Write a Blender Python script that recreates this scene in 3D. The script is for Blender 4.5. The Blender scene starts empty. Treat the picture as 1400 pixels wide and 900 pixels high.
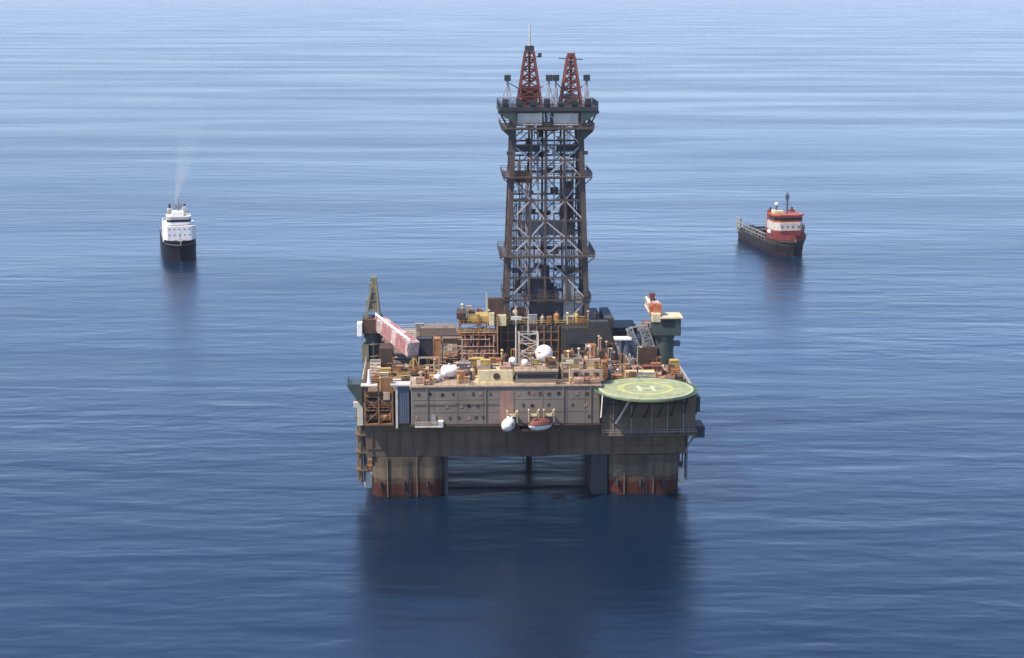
import bpy, math, random
from mathutils import Vector, Matrix
rnd = random.Random(11)
scene = bpy.context.scene
COL = scene.collection
R = math.radians

# ------------------------------------------------------------------ materials
def nodes_of(m):
    m.use_nodes = True
    nt = m.node_tree
    for n in list(nt.nodes): nt.nodes.remove(n)
    return nt, nt.nodes, nt.links

def paint(name, col, rough=0.6, metal=0.0, var=0.3, rust=0.25, rustcol=(0.16, 0.065, 0.025), scale=0.5):
    """weathered paint: blotchy tone, rust runs that hang down the plate"""
    m = bpy.data.materials.new(name)
    nt, N, L = nodes_of(m)
    out = N.new('ShaderNodeOutputMaterial'); bs = N.new('ShaderNodeBsdfPrincipled')
    L.new(bs.outputs[0], out.inputs[0])
    geo = N.new('ShaderNodeNewGeometry')
    n1 = N.new('ShaderNodeTexNoise'); n1.inputs['Scale'].default_value = scale; n1.inputs['Detail'].default_value = 7
    n1.inputs['Roughness'].default_value = 0.65
    L.new(geo.outputs['Position'], n1.inputs['Vector'])
    mr = N.new('ShaderNodeMapRange'); mr.inputs[1].default_value = 0.25; mr.inputs[2].default_value = 0.75
    mr.inputs[3].default_value = 1 - var; mr.inputs[4].default_value = 1 + var * 0.6
    L.new(n1.outputs['Fac'], mr.inputs[0])
    mul = N.new('ShaderNodeMix'); mul.data_type = 'RGBA'; mul.blend_type = 'MULTIPLY'; mul.inputs[0].default_value = 1
    mul.inputs[6].default_value = (*col, 1)
    L.new(mr.outputs[0], mul.inputs[7])
    vm = N.new('ShaderNodeVectorMath'); vm.operation = 'MULTIPLY'; vm.inputs[1].default_value = (0.9, 0.9, 0.11)
    L.new(geo.outputs['Position'], vm.inputs[0])
    n2 = N.new('ShaderNodeTexNoise'); n2.inputs['Scale'].default_value = 1.0; n2.inputs['Detail'].default_value = 6
    n2.inputs['Roughness'].default_value = 0.7
    L.new(vm.outputs[0], n2.inputs['Vector'])
    m2 = N.new('ShaderNodeMapRange'); m2.inputs[1].default_value = 0.5; m2.inputs[2].default_value = 0.72
    m2.inputs[3].default_value = 0; m2.inputs[4].default_value = rust
    L.new(n2.outputs['Fac'], m2.inputs[0])
    mx = N.new('ShaderNodeMix'); mx.data_type = 'RGBA'; mx.inputs[7].default_value = (*rustcol, 1)
    L.new(m2.outputs[0], mx.inputs[0]); L.new(mul.outputs[2], mx.inputs[6])
    L.new(mx.outputs[2], bs.inputs['Base Color'])
    bs.inputs['Roughness'].default_value = rough; bs.inputs['Metallic'].default_value = metal; bs.inputs['Specular IOR Level'].default_value = 0.25
    return m

def banded(name, stops, rough=0.6):
    """paint in horizontal bands by height above the waterline (boot topping), edges worn"""
    m = bpy.data.materials.new(name)
    nt, N, L = nodes_of(m)
    out = N.new('ShaderNodeOutputMaterial'); bs = N.new('ShaderNodeBsdfPrincipled'); L.new(bs.outputs[0], out.inputs[0])
    geo = N.new('ShaderNodeNewGeometry'); sep = N.new('ShaderNodeSeparateXYZ'); L.new(geo.outputs['Position'], sep.inputs[0])
    nz = N.new('ShaderNodeTexNoise'); nz.inputs['Scale'].default_value = 0.45; nz.inputs['Detail'].default_value = 8
    L.new(geo.outputs['Position'], nz.inputs['Vector'])
    ad = N.new('ShaderNodeMath'); ad.operation = 'MULTIPLY_ADD'; ad.inputs[1].default_value = 2.2
    L.new(nz.outputs['Fac'], ad.inputs[0]); L.new(sep.outputs['Z'], ad.inputs[2])
    dv = N.new('ShaderNodeMath'); dv.operation = 'DIVIDE'; dv.inputs[1].default_value = 30
    L.new(ad.outputs[0], dv.inputs[0])
    rp = N.new('ShaderNodeValToRGB'); rp.color_ramp.interpolation = 'LINEAR'
    els = rp.color_ramp.elements
    els[0].position = 0; els[0].color = (*stops[0][1], 1)
    els[1].position = 1; els[1].color = (*stops[-1][1], 1)
    for (z0, c0), (z1, c1) in zip(stops, stops[1:]):
        e = els.new(z1 / 30 - 0.004); e.color = (*c0, 1)
        e = els.new(z1 / 30 + 0.004); e.color = (*c1, 1)
    L.new(dv.outputs[0], rp.inputs[0])
    vm = N.new('ShaderNodeVectorMath'); vm.operation = 'MULTIPLY'; vm.inputs[1].default_value = (0.8, 0.8, 0.1)
    L.new(geo.outputs['Position'], vm.inputs[0])
    n2 = N.new('ShaderNodeTexNoise'); n2.inputs['Scale'].default_value = 1; n2.inputs['Detail'].default_value = 7
    L.new(vm.outputs[0], n2.inputs['Vector'])
    mr = N.new('ShaderNodeMapRange'); mr.inputs[1].default_value = 0.3; mr.inputs[2].default_value = 0.72
    mr.inputs[3].default_value = 1.15; mr.inputs[4].default_value = 0.55
    L.new(n2.outputs['Fac'], mr.inputs[0])
    mul = N.new('ShaderNodeMix'); mul.data_type = 'RGBA'; mul.blend_type = 'MULTIPLY'; mul.inputs[0].default_value = 1
    L.new(rp.outputs[0], mul.inputs[6]); L.new(mr.outputs[0], mul.inputs[7])
    L.new(mul.outputs[2], bs.inputs['Base Color']); bs.inputs['Roughness'].default_value = rough; bs.inputs['Specular IOR Level'].default_value = 0.2
    return m

M = dict(
    tan=paint('tan_paint', (0.172, 0.142, 0.113), 0.6, var=0.35, scale=0.14, rust=0.45, rustcol=(0.20, 0.10, 0.06)),
    tan2=paint('pale_tan_paint', (0.36, 0.265, 0.185), 0.6, var=0.3, rust=0.45),
    stain=paint('red_brown_stain', (0.27, 0.16, 0.12), 0.7, rust=0.6),
    pink=paint('salmon_paint', (0.36, 0.21, 0.15), 0.6, rust=0.4),
    cream=paint('cream_paint', (0.56, 0.47, 0.28), 0.55, rust=0.35),
    white=paint('white_paint', (0.74, 0.70, 0.66), 0.45, var=0.12, rust=0.12),
    wht2=paint('dirty_white_paint', (0.50, 0.46, 0.39), 0.5, rust=0.4),
    hull=paint('dark_hull_paint', (0.125, 0.090, 0.058), 0.6, var=0.45, rust=0.5, rustcol=(0.07, 0.045, 0.03), scale=0.15),
    deck=paint('deck_steel', (0.15, 0.105, 0.07), 0.75, var=0.45, rust=0.7),
    rusty=paint('rust_brown', (0.23, 0.115, 0.055), 0.8, var=0.5, rust=0.6),
    orange=paint('faded_orange', (0.34, 0.16, 0.07), 0.6, rust=0.5),
    brown=paint('dark_brown', (0.065, 0.042, 0.032), 0.7, var=0.4, rust=0.4),
    dark=paint('dark_steel', (0.04, 0.043, 0.048), 0.55, var=0.4, rust=0.3, rustcol=(0.08, 0.04, 0.025)),
    derrick=paint('derrick_steel', (0.082, 0.064, 0.056), 0.55, var=0.4, rust=0.35, rustcol=(0.13, 0.065, 0.04), scale=0.3),
    brace=paint('brace_galvanised', (0.36, 0.34, 0.35), 0.5, var=0.35, rust=0.35),
    charcoal=paint('charcoal_cladding', (0.040, 0.041, 0.038), 0.6, var=0.3, rust=0.3, rustcol=(0.06, 0.03, 0.022)),
    green=paint('crane_dark_green', (0.045, 0.066, 0.060), 0.5, var=0.3, rust=0.3),
    olive=paint('mast_grey_green', (0.175, 0.165, 0.11), 0.6, var=0.3, rust=0.4),
    grey=paint('mid_grey', (0.24, 0.24, 0.235), 0.55, rust=0.35),
    bluegrey=paint('blue_grey', (0.095, 0.115, 0.145), 0.5, rust=0.3),
    red=paint('signal_red', (0.135, 0.040, 0.032), 0.5, var=0.35, rust=0.35),
    rustred=paint('rust_red', (0.16, 0.055, 0.045), 0.6, var=0.4, rust=0.5),
    yellow=paint('ochre_yellow', (0.42, 0.29, 0.09), 0.55, rust=0.4),
    heli=paint('helideck_green', (0.255, 0.285, 0.165), 0.85, var=0.45, rust=0.7, rustcol=(0.33, 0.33, 0.17)),
    hmark=paint('helideck_yellow', (0.40, 0.40, 0.16), 0.8, var=0.4, rust=0.85, rustcol=(0.25, 0.29, 0.13), scale=0.9),
    hwhite=paint('helideck_white', (0.45, 0.47, 0.33), 0.8, var=0.4, rust=0.8, rustcol=(0.27, 0.31, 0.16), scale=0.9),
    net=paint('net_green', (0.08, 0.14, 0.08), 0.8, rust=0.2),
    glass=paint('dark_glass', (0.02, 0.022, 0.026), 0.15, var=0.2, rust=0.0),
    port=paint('porthole', (0.07, 0.052, 0.042), 0.35, var=0.4, rust=0.2),
    navy=banded('navy_hull', [(0, (0.03, 0.012, 0.012)), (1.6, (0.009, 0.010, 0.018))], 0.6),
    black=banded('black_hull', [(0, (0.05, 0.014, 0.016)), (1.8, (0.022, 0.021, 0.022)), (5.2, (0.05, 0.045, 0.035))], 0.6),
    maroon=paint('maroon_bulwark', (0.17, 0.036, 0.036), 0.5, rust=0.3),
    wood=paint('ship_deck', (0.17, 0.145, 0.12), 0.8, rust=0.5),
    column=banded('column_paint', [(0, (0.014, 0.012, 0.009)), (1.5, (0.062, 0.018, 0.012)), (4.4, (0.085, 0.05, 0.03)), (5.6, (0.125, 0.098, 0.064)), (8.2, (0.09, 0.068, 0.046))], 0.65),
)

# candy-striped crane boom: bands of faded red and white along its own length
def striped(name, c1, c2, period, axis):
    m = bpy.data.materials.new(name); nt, N, L = nodes_of(m)
    out = N.new('ShaderNodeOutputMaterial'); bs = N.new('ShaderNodeBsdfPrincipled'); L.new(bs.outputs[0], out.inputs[0])
    tc = N.new('ShaderNodeTexCoord'); dp = N.new('ShaderNodeVectorMath'); dp.operation = 'DOT_PRODUCT'
    dp.inputs[1].default_value = axis; L.new(tc.outputs['Object'], dp.inputs[0])
    md = N.new('ShaderNodeMath'); md.operation = 'PINGPONG'; md.inputs[1].default_value = period
    L.new(dp.outputs['Value'], md.inputs[0])
    gt = N.new('ShaderNodeMath'); gt.operation = 'GREATER_THAN'; gt.inputs[1].default_value = period * 0.68
    L.new(md.outputs[0], gt.inputs[0])
    nz = N.new('ShaderNodeTexNoise'); nz.inputs['Scale'].default_value = 0.8; nz.inputs['Detail'].default_value = 6
    L.new(tc.outputs['Object'], nz.inputs['Vector'])
    mx = N.new('ShaderNodeMix'); mx.data_type = 'RGBA'; mx.inputs[6].default_value = (*c1, 1); mx.inputs[7].default_value = (*c2, 1)
    L.new(gt.outputs[0], mx.inputs[0])
    mr = N.new('ShaderNodeMapRange'); mr.inputs[1].default_value = 0.3; mr.inputs[2].default_value = 0.7
    mr.inputs[3].default_value = 0.65; mr.inputs[4].default_value = 1.1; L.new(nz.outputs['Fac'], mr.inputs[0])
    ml = N.new('ShaderNodeMix'); ml.data_type = 'RGBA'; ml.blend_type = 'MULTIPLY'; ml.inputs[0].default_value = 1
    L.new(mx.outputs[2], ml.inputs[6]); L.new(mr.outputs[0], ml.inputs[7])
    L.new(ml.outputs[2], bs.inputs['Base Color']); bs.inputs['Roughness'].default_value = 0.6
    return m
M['shipred'] = paint('orange_red_paint', (0.36, 0.085, 0.05), 0.5, rust=0.2)
M['boom'] = striped('boom_red_white', (0.37, 0.165, 0.15), (0.47, 0.35, 0.33), 3.4, Vector((9, -16, -3.6)).normalized())
M['boom2'] = striped('boom_orange_white', (0.42, 0.12, 0.05), (0.66, 0.56, 0.46), 5.5, Vector((0, 1, 0)))

# ------------------------------------------------------------------ mesh builder
class MB:
    def __init__(s): s.v = []; s.f = []; s.sm = []
    def add(s, vs, fs, smooth=False):
        o = len(s.v); s.v += [tuple(p) for p in vs]
        s.f += [tuple(i + o for i in f) for f in fs]; s.sm += [smooth] * len(fs)
    def bx(s, x0, x1, y0, y1, z0, z1):
        s.add([(x0,y0,z0),(x1,y0,z0),(x1,y1,z0),(x0,y1,z0),(x0,y0,z1),(x1,y0,z1),(x1,y1,z1),(x0,y1,z1)],
              [(3,2,1,0),(4,5,6,7),(0,1,5,4),(1,2,6,5),(2,3,7,6),(3,0,4,7)]); return s
    def prism(s, pts, z0, z1, smooth=False):
        n = len(pts)
        s.add([(x,y,z0) for x,y in pts] + [(x,y,z1) for x,y in pts], [tuple(range(n-1,-1,-1)), tuple(range(n,2*n))])
        s.add([(x,y,z0) for x,y in pts] + [(x,y,z1) for x,y in pts], [(i,(i+1)%n,n+(i+1)%n,n+i) for i in range(n)], smooth); return s
    def prism_y(s, pts, y0, y1):
        """polygon in x,z extruded along y"""
        n = len(pts)
        s.add([(x,y0,z) for x,z in pts] + [(x,y1,z) for x,z in pts],
              [tuple(range(n)), tuple(range(2*n-1,n-1,-1))] + [((i+1)%n,i,n+i,n+(i+1)%n) for i in range(n)]); return s
    def tube(s, p, q, r, r2=None, n=8):
        p = Vector(p); q = Vector(q); r2 = r if r2 is None else r2
        d = (q - p).normalized(); u = d.orthogonal().normalized(); w = d.cross(u)
        vs = []
        for c, rr in ((p, r), (q, r2)):
            for i in range(n):
                a = 2*math.pi*i/n; vs.append(c + rr*(math.cos(a)*u + math.sin(a)*w))
        s.add(vs, [(i,(i+1)%n,n+(i+1)%n,n+i) for i in range(n)], n > 6)
        s.add(vs, [tuple(range(n-1,-1,-1)), tuple(range(n,2*n))]); return s
    def bar(s, p, q, w, h=None):
        p = Vector(p); q = Vector(q); h = h or w
        d = (q - p).normalized(); up = Vector((0,0,1)) if abs(d.z) < 0.95 else Vector((0,1,0))
        a = d.cross(up).normalized(); b = a.cross(d)
        vs = [c + sx*a*w/2 + sy*b*h/2 for c in (p, q) for sx, sy in ((-1,-1),(1,-1),(1,1),(-1,1))]
        s.add(vs, [(3,2,1,0),(4,5,6,7),(0,1,5,4),(1,2,6,5),(2,3,7,6),(3,0,4,7)]); return s
    def dome(s, c, r, seg=20, rings=12, low=-0.8):
        c = Vector(c); vs = []; fs = []
        t0 = math.asin(low)
        for j in range(rings+1):
            t = t0 + (math.pi/2 - t0)*j/rings
            for i in range(seg):
                a = 2*math.pi*i/seg; vs.append(c + r*Vector((math.cos(t)*math.cos(a), math.cos(t)*math.sin(a), math.sin(t))))
        for j in range(rings):
            for i in range(seg):
                fs.append((j*seg+i, j*seg+(i+1)%seg, (j+1)*seg+(i+1)%seg, (j+1)*seg+i))
        s.add(vs, fs, True); return s
    def loft(s, rings, closed=False, smooth=True):
        n = len(rings[0]); vs = [p for r in rings for p in r]; fs = []
        for j in range(len(rings)-1):
            for i in range(n if closed else n-1):
                fs.append((j*n+i, j*n+(i+1)%n, (j+1)*n+(i+1)%n, (j+1)*n+i))
        s.add(vs, fs, smooth); return s
    def rail(s, pts, h=1.1, step=1.8, r=0.045, closed=False):
        pts = [Vector(p) for p in pts]
        if closed: pts = pts + [pts[0]]
        for a, b in zip(pts, pts[1:]):
            n = max(1, int((b-a).length/step))
            for k in range(n+1):
                p = a.lerp(b, k/n); s.bar(p, p+Vector((0,0,h)), 2*r)
            for hh in (h, h*0.55): s.bar(a+Vector((0,0,hh)), b+Vector((0,0,hh)), 2*r)
        return s
    def lattice(s, p, q, w, h, bays, rc=0.14, rl=0.08, w2=None, h2=None):
        """box lattice between two points with four chords and zig-zag lacing"""
        p = Vector(p); q = Vector(q); d = (q-p).normalized()
        up = Vector((0,0,1)) if abs(d.z) < 0.9 else Vector((0,1,0))
        a = d.cross(up).normalized(); b = a.cross(d); w2 = w2 or w; h2 = h2 or h
        def c(t, k):
            ww = w+(w2-w)*t; hh = h+(h2-h)*t; sx, sy = ((-1,-1),(1,-1),(1,1),(-1,1))[k]
            return p.lerp(q, t) + a*sx*ww/2 + b*sy*hh/2
        for k in range(4): s.bar(c(0,k), c(1,k), 2*rc)
        for i in range(bays+1):
            for k in range(4): s.bar(c(i/bays,k), c(i/bays,(k+1)%4), 2*rl)
        for i in range(bays):
            for k in range(4):
                e = (i + k) % 2
                s.bar(c((i+e)/bays,k), c((i+1-e)/bays,(k+1)%4), 2*rl)
        return s
    def build(s, name, mat, parent=None, bevel=0):
        me = bpy.data.meshes.new(name); me.from_pydata(s.v, [], s.f)
        me.polygons.foreach_set('use_smooth', s.sm); me.update()
        me.materials.append(M[mat] if isinstance(mat, str) else mat)
        o = bpy.data.objects.new(name, me); COL.objects.link(o)
        if parent: o.parent = parent
        if bevel:
            b = o.modifiers.new('bevel', 'BEVEL'); b.width = bevel; b.segments = 2; b.limit_method = 'ANGLE'
        return o

def box(name, mat, parent, *d, bevel=0.05): return MB().bx(*d).build(name, mat, parent, bevel)

def rrect(x0, x1, y0, y1, r, n=6):
    pts = []
    for cx, cy, a0 in ((x1-r,y1-r,0),(x0+r,y1-r,90),(x0+r,y0+r,180),(x1-r,y0+r,270)):
        for k in range(n+1):
            a = R(a0+90*k/n); pts.append((cx+r*math.cos(a), cy+r*math.sin(a)))
    return pts
def circ(cx, cy, r, n=32): return [(cx+r*math.cos(2*math.pi*i/n), cy+r*math.sin(2*math.pi*i/n)) for i in range(n)]

def thing(name, label, cat, loc=(0,0,0), rz=0, group=None):
    o = bpy.data.objects.new(name, None); COL.objects.link(o)
    o.location = loc; o.rotation_euler = (0,0,rz); o['label'] = label; o['category'] = cat
    if group: o['group'] = group
    return o

# ------------------------------------------------------------------ the rig
YAW = R(2.4); RX, RY = 1.7, 403.5
def W(x, y, z=0):
    return (RX + x*math.cos(YAW) - y*math.sin(YAW), RY + x*math.sin(YAW) + y*math.cos(YAW), z)
rig = thing('drilling_rig', 'rusty semi-submersible oil drilling rig with tall twin derrick standing in the sea', 'oil rig', (RX, RY, 0), YAW)

# columns, bracing and hull
for sx in (-1, 1):
    for sy in (-1, 1):
        cx, cy = 26.3*sx, 27*sy
        c = MB().prism(rrect(cx-8, cx+8, cy-8, cy+8, 3.0), -5, 9.3, True).build('column', 'column', rig)
        for dx in (-4.4, 2.1):       # pipes running down the face
            MB().tube((cx+dx, cy-8.2, 0.3), (cx+dx, cy-8.2, 9.2), 0.16).build('fender_pipe', 'hull', c)
        ld_ = MB()
        for dx in (-0.35, 0.35): ld_.bar((cx+0.2+dx, cy-8.25, 0.2), (cx+0.2+dx, cy-8.25, 9.2), 0.1)
        for k in range(18): ld_.bar((cx-0.15, cy-8.25, 0.5+k*0.5), (cx+0.55, cy-8.25, 0.5+k*0.5), 0.07)
        ld_.build('ladder', 'dark', c)
        for k in range(3): MB().tube((cx-6+k*5.2, cy-8.35, 2.6), (cx-6+k*5.2, cy-8.35, 3.9), 0.3, n=10).build('fender', 'dark', c)
        for k in range(3):
            f = MB(); fx = cx + sx*8.35; fy = cy - 5 + 5*k
            f.bx(min(fx-sx*.4, fx+sx*1.0), max(fx-sx*.4, fx+sx*1.0), fy-0.9, fy+0.9, 2.6, 5.4).tube((fx+sx*0.55, fy-0.5, 2.5), (fx+sx*0.55, fy+0.5, 2.5), 0.9, n=14)
            f.build('fairlead', 'wht2' if sy < 0 and k == 0 else 'rusty', c)
            MB().tube((fx+sx*1.25, fy, 3.0), (fx+sx*1.6, fy, 23.5), 0.17).build('mooring_chain', 'dark', c)
MB().tube((-19, -27, -1.0), (19, -27, -1.0), 1.2, n=14).build('brace', 'dark', rig)
MB().tube((-19, 27, 0.2), (19, 27, 0.2), 1.2, n=14).build('brace', 'dark', rig)
hull = MB().bx(-35.4, 35.4, -34.6, 34.6, 9.3, 24.0).build('hull', 'hull', rig, 0.15)
st = MB()
for k in range(24):
    x = -34 + k*2.95; st.bx(x-0.08, x+0.08, -34.9, -34.6, 9.5, 17.2)
for z in (11.3, 15.0): st.bx(-35.2, 35.2, -34.8, -34.603, z-0.1, z+0.1)
for k in range(20):
    y = -33 + k*3.4
    st.bx(-35.75, -35.4, y-0.09, y+0.09, 9.5, 23.8).bx(35.4, 35.75, y-0.09, y+0.09, 9.5, 23.8)
st.build('stiffener', 'hull', hull)
box('main_deck', 'deck', rig, -36.6, 36.6, -35.6, 35.6, 24.0, 24.35)
MB().rail([(-36.4, -35.4, 24.35), (-36.4, 35.4, 24.35), (36.4, 35.4, 24.35), (36.4, -35.4, 24.35)], 1.2, 2.2, 0.05).build('handrail', 'wht2', rig)
# marine riser and tensioner lines between the columns
MB().tube((2.4, -1, -3), (2.4, -1, 9.3), 0.75, n=12).build('marine_riser', 'dark', rig)
ln = MB()
for dx in (-2.4, -1.2, 1.2, 2.4): ln.tube((2.4+dx*0.5, -1, -1), (2.4+dx, -1, 9.3), 0.09)
ln.build('tensioner_lines', 'dark', rig)

# accommodation block across the front
Y0 = -38.6
acc = box('accommodation_block', 'tan', rig, -25.3, 16.0, Y0, -29.5, 17.5, 26.0, bevel=0.2)
seam = MB()
for x in (-20.4, -15.2, -9.6, -6.1, -2.9, 3.4, 8.7, 12.6): seam.bx(x-0.05, x+0.05, Y0-0.07, Y0, 17.8, 25.8)
for z in (20.4, 23.2): seam.bx(-25.1, 15.8, Y0-0.05, Y0, z-0.05, z+0.05)
seam.build('plate_seam', 'tan', acc)
MB().bx(-6.0, -3.0, Y0-0.06, Y0, 17.7, 25.0).build('stained_panel', 'stain', acc)
MB().bx(-25.6, 16.3, Y0-0.3, -29.2, 26.0, 26.3).build('roof', 'tan2', acc)
MB().bx(-25.6, 16.2, Y0-0.45, Y0, 17.25, 17.5).build('ledge', 'brown', acc)
wins = []
for x in (-23.8,-21.2,-18.6,-16.2,-14.9,-13.4,-11.9,-10.3,-8.2,-1.9,0.2,1.4,3.0,4.9,6.7,8.6,11.0,13.2): wins.append((x, 24.4))
for x in (-22.1,-17.4,-14.3,-12.9,-10.9,-7.2,-0.9,1.3,4.6,7.4,9.9,12.9): wins.append((x, 21.8))
for x in (-23.9,-19.9,-16.8,-14.9,-12.9,-11.4,-9.6,-7.3,9.3,11.8,13.8): wins.append((x, 19.1))
for x, z in wins:
    if rnd.random() < 0.16: continue
    w = MB(); jit = rnd.uniform(-0.15, 0.15); x += rnd.uniform(-0.2, 0.2); ww = rnd.uniform(0.24, 0.36); wz = rnd.uniform(0.3, 0.42)
    w.prism_y([(x-ww, z-wz+jit), (x+ww, z-wz+jit), (x+ww, z+wz+jit), (x-ww, z+wz+jit)], Y0-0.09, Y0-0.003)
    w.build('window', rnd.choice(['port', 'port', 'stain', 'glass', 'brown']), acc)
door = MB().bx(-20.9, -20.0, Y0-0.1, Y0-0.002, 17.8, 19.9).build('door', 'grey', acc)
MB().rail([(-25.2, Y0+0.1, 26.3), (16, Y0+0.1, 26.3)], 1.1, 1.6, 0.045).build('handrail', 'tan2', acc)
for z, r_ in ((22.6, 0.07),): MB().tube((-25, Y0-0.25, z), (-6.6, Y0-0.25, z), r_).build('pipe', 'tan', acc)
for x in (-21.8, -9.1, 7.9, 13.9): MB().tube((x, Y0-0.2, 17.7), (x, Y0-0.2, 26.0), 0.1).build('pipe', 'tan', acc)
lg = MB().bx(-24.5, -18.4, Y0-1.3, Y0-0.01, 17.3, 17.5)
lg.rail([(-24.4, Y0-1.2, 17.5), (-18.5, Y0-1.2, 17.5)], 1.0, 1.2, 0.05)
lg.build('walkway', 'wht2', acc)
bx_ = MB().bx(-19.4, -18.3, Y0-1.1, Y0-0.15, 17.5, 18.7).build('locker', 'white', acc, 0.06)

# left front corner: mooring winches, blue-grey house and white landings
wh = box('winch_house', 'bluegrey', rig, -28.2, -25.7, -37.4, -34.7, 17.6, 26.1)
b = MB()
for k in range(5): b.bx(-28.0+k*0.52, -27.9+k*0.52, -37.5, -37.4, 17.8, 25.7)
b.build('corrugation', 'bluegrey', wh)
MB().bx(-29.8, -25.4, -37.9, -34.4, 26.1, 26.5).build('landing', 'wht2', wh, 0.04)
MB().bx(-28.7, -28.25, -37.6, -37.0, 16.6, 26.1).build('post', 'wht2', wh)
cw = MB()
cw.bx(-35.6, -29.2, -37.2, -34.7, 17.2, 17.6)
for z in (20.4, 23.4): cw.bx(-35.4, -29.2, -37.0, -34.7, z, z+0.25)
for x in (-35.4, -32.4, -29.4): cw.bar((x, -37.0, 17.6), (x, -37.0, 26.1), 0.35)
for a in ((-35.4, -32.4), (-32.4, -29.4)):
    cw.bar((a[0], -37.0, 17.6), (a[1], -37.0, 20.4), 0.18); cw.bar((a[1], -37.0, 20.6), (a[0], -37.0, 23.4), 0.18)
cw.rail([(-35.5, -37.1, 20.65), (-29.3, -37.1, 20.65)], 1.1, 1.0, 0.05)
cw.rail([(-35.5, -37.1, 23.65), (-29.3, -37.1, 23.65)], 1.1, 1.0, 0.05)
cwo = cw.build('winch_frame', 'rusty', rig)
for (x, z, mt) in ((-33.9, 22.0, 'brown'), (-30.9, 18.9, 'orange'), (-30.7, 21.9, 'rusty'), (-33.9, 18.9, 'brown')):
    d = MB().tube((x-1.0, -36.0, z), (x+1.0, -36.0, z), 0.95, n=16)
    for e in (-1.05, 1.05): d.tube((x+e-0.08, -36.0, z), (x+e+0.08, -36.0, z), 1.25, n=16)
    d.build('winch_drum', mt, cwo)
MB().bx(-31.4, -29.9, -37.3, -36.0, 22.9, 24.6).build('control_cabinet', 'tan2', cwo, 0.05)
MB().bx(-36.2, -32.6, -38.0, -35.7, 26.1, 26.4).build('landing', 'wht2', cwo, 0.04)
MB().tube((-34.4, -36.6, 26.5), (-34.4, -36.6, 29.6), 0.45, 0.25, n=12).build('vent_pipe', 'white', cwo)
MB().bx(-31.9, -29.3, -36.8, -35.6, 24.4, 27.8).build('power_unit', 'rusty', cwo, 0.06)
wing = MB().prism_y([(-36.0, 21.0), (-36.0, 26.2), (-39.2, 26.2), (-39.2, 25.6)], -36, -31)
wing.rail([(-39.1, -35.9, 26.2), (-39.1, -31.1, 26.2)], 1.1, 1.2, 0.05); wing.build('wing_platform', 'green', rig)
sc_ = MB()
for x, y in ((-36.6, -33.4), (-37.2, -31.2)):
    sc_.tube((x, y, 3.2), (x, y, 25), 0.42, n=12)
for z in (6, 10, 14, 18, 22): sc_.bx(-37.8, -35.3, -34.2, -30.6, z, z+0.35)
sc_.build('caisson', 'hull', rig)
MB().bx(-38.0, -35.4, -35.4, -34.0, 20.8, 22.0).bx(-37.2, -35.9, -35.6, -34.6, 16.8, 22.0).build('side_locker', 'wht2', rig, 0.05)
for k in range(6):
    MB().bx(-37.6, -35.76, -28+k*10, -24+k*10, 20.0, 20.25).rail([(-37.5, -28+k*10, 20.25), (-37.5, -24+k*10, 20.25)], 1.1, 1.3, 0.05).build('side_walkway', 'dark', rig)
    MB().bx(35.76, 38.6, -30+k*10, -24+k*10, 17.2, 17.5).rail([(38.5, -30+k*10, 17.5), (38.5, -24+k*10, 17.5)], 1.1, 1.3, 0.05).build('side_walkway', 'dark', rig)
box('column_sponson', 'dark', rig, 14.6, 18.25, -33.5, -22, -2, 9.3)
box('column_sponson', 'dark', rig, -18.25, -17.4, -33.5, -22, -2, 9.3)
box('hull_recess_house', 'brown', rig, -1.6, 4.4, -36.6, -34.61, 9.6, 16.0)

# right front: helideck, its truss and the dark sponson underneath
HX, HY, HR = 25.9, -39.4, 10.4
hd = MB().prism(circ(HX, HY, HR, 40), 24.9, 25.5).build('helideck', 'heli', rig)
HZ = 25.504
def ring(cx, cy, r0, r1, z0, z1, n=48):
    m = MB(); vs = []
    for r_, z in ((r0,z0),(r1,z0),(r1,z1),(r0,z1)):
        vs.append([(cx+r_*math.cos(2*math.pi*i/n), cy+r_*math.sin(2*math.pi*i/n), z) for i in range(n)])
    m.loft(vs + [vs[0]], True, False); return m
ring(HX, HY, 9.9, 10.2, HZ, HZ+0.02).build('edge_line', 'hwhite', hd)
ring(HX, HY, 5.0, 6.1, HZ, HZ+0.02).build('landing_circle', 'hmark', hd)
hm = MB()
hm.bx(HX-1.9, HX-1.1, HY-2.3, HY+2.3, HZ, HZ+0.024).bx(HX+1.1, HX+1.9, HY-2.3, HY+2.3, HZ, HZ+0.024).bx(HX-1.1, HX+1.1, HY-0.4, HY+0.4, HZ, HZ+0.024)
hm.build('helipad_letter', 'hwhite', hd)
nt_ = MB()
for i in range(40):
    a = 2*math.pi*i/40; a2 = 2*math.pi*(i+1)/40
    p0 = (HX+HR*math.cos(a), HY+HR*math.sin(a), 25.15); p1 = (HX+(HR+0.9)*math.cos(a), HY+(HR+0.9)*math.sin(a), 25.35)
    q1 = (HX+(HR+0.9)*math.cos(a2), HY+(HR+0.9)*math.sin(a2), 25.35)
    nt_.bar(p0, p1, 0.12); nt_.bar(p1, q1, 0.14)
    for t in (0.25, 0.5, 0.75):
        f = lambda aa: (HX+(HR+0.9*t)*math.cos(aa), HY+(HR+0.9*t)*math.sin(aa), 25.15+0.2*t)
        nt_.bar(f(a), f(a2), 0.07)
    am = (a+a2)/2
    nt_.bar((HX+HR*math.cos(am), HY+HR*math.sin(am), 25.15), (HX+(HR+0.9)*math.cos(am), HY+(HR+0.9)*math.sin(am), 25.35), 0.06)
nt_.build('safety_net', 'net', hd)
tr = MB()
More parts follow.
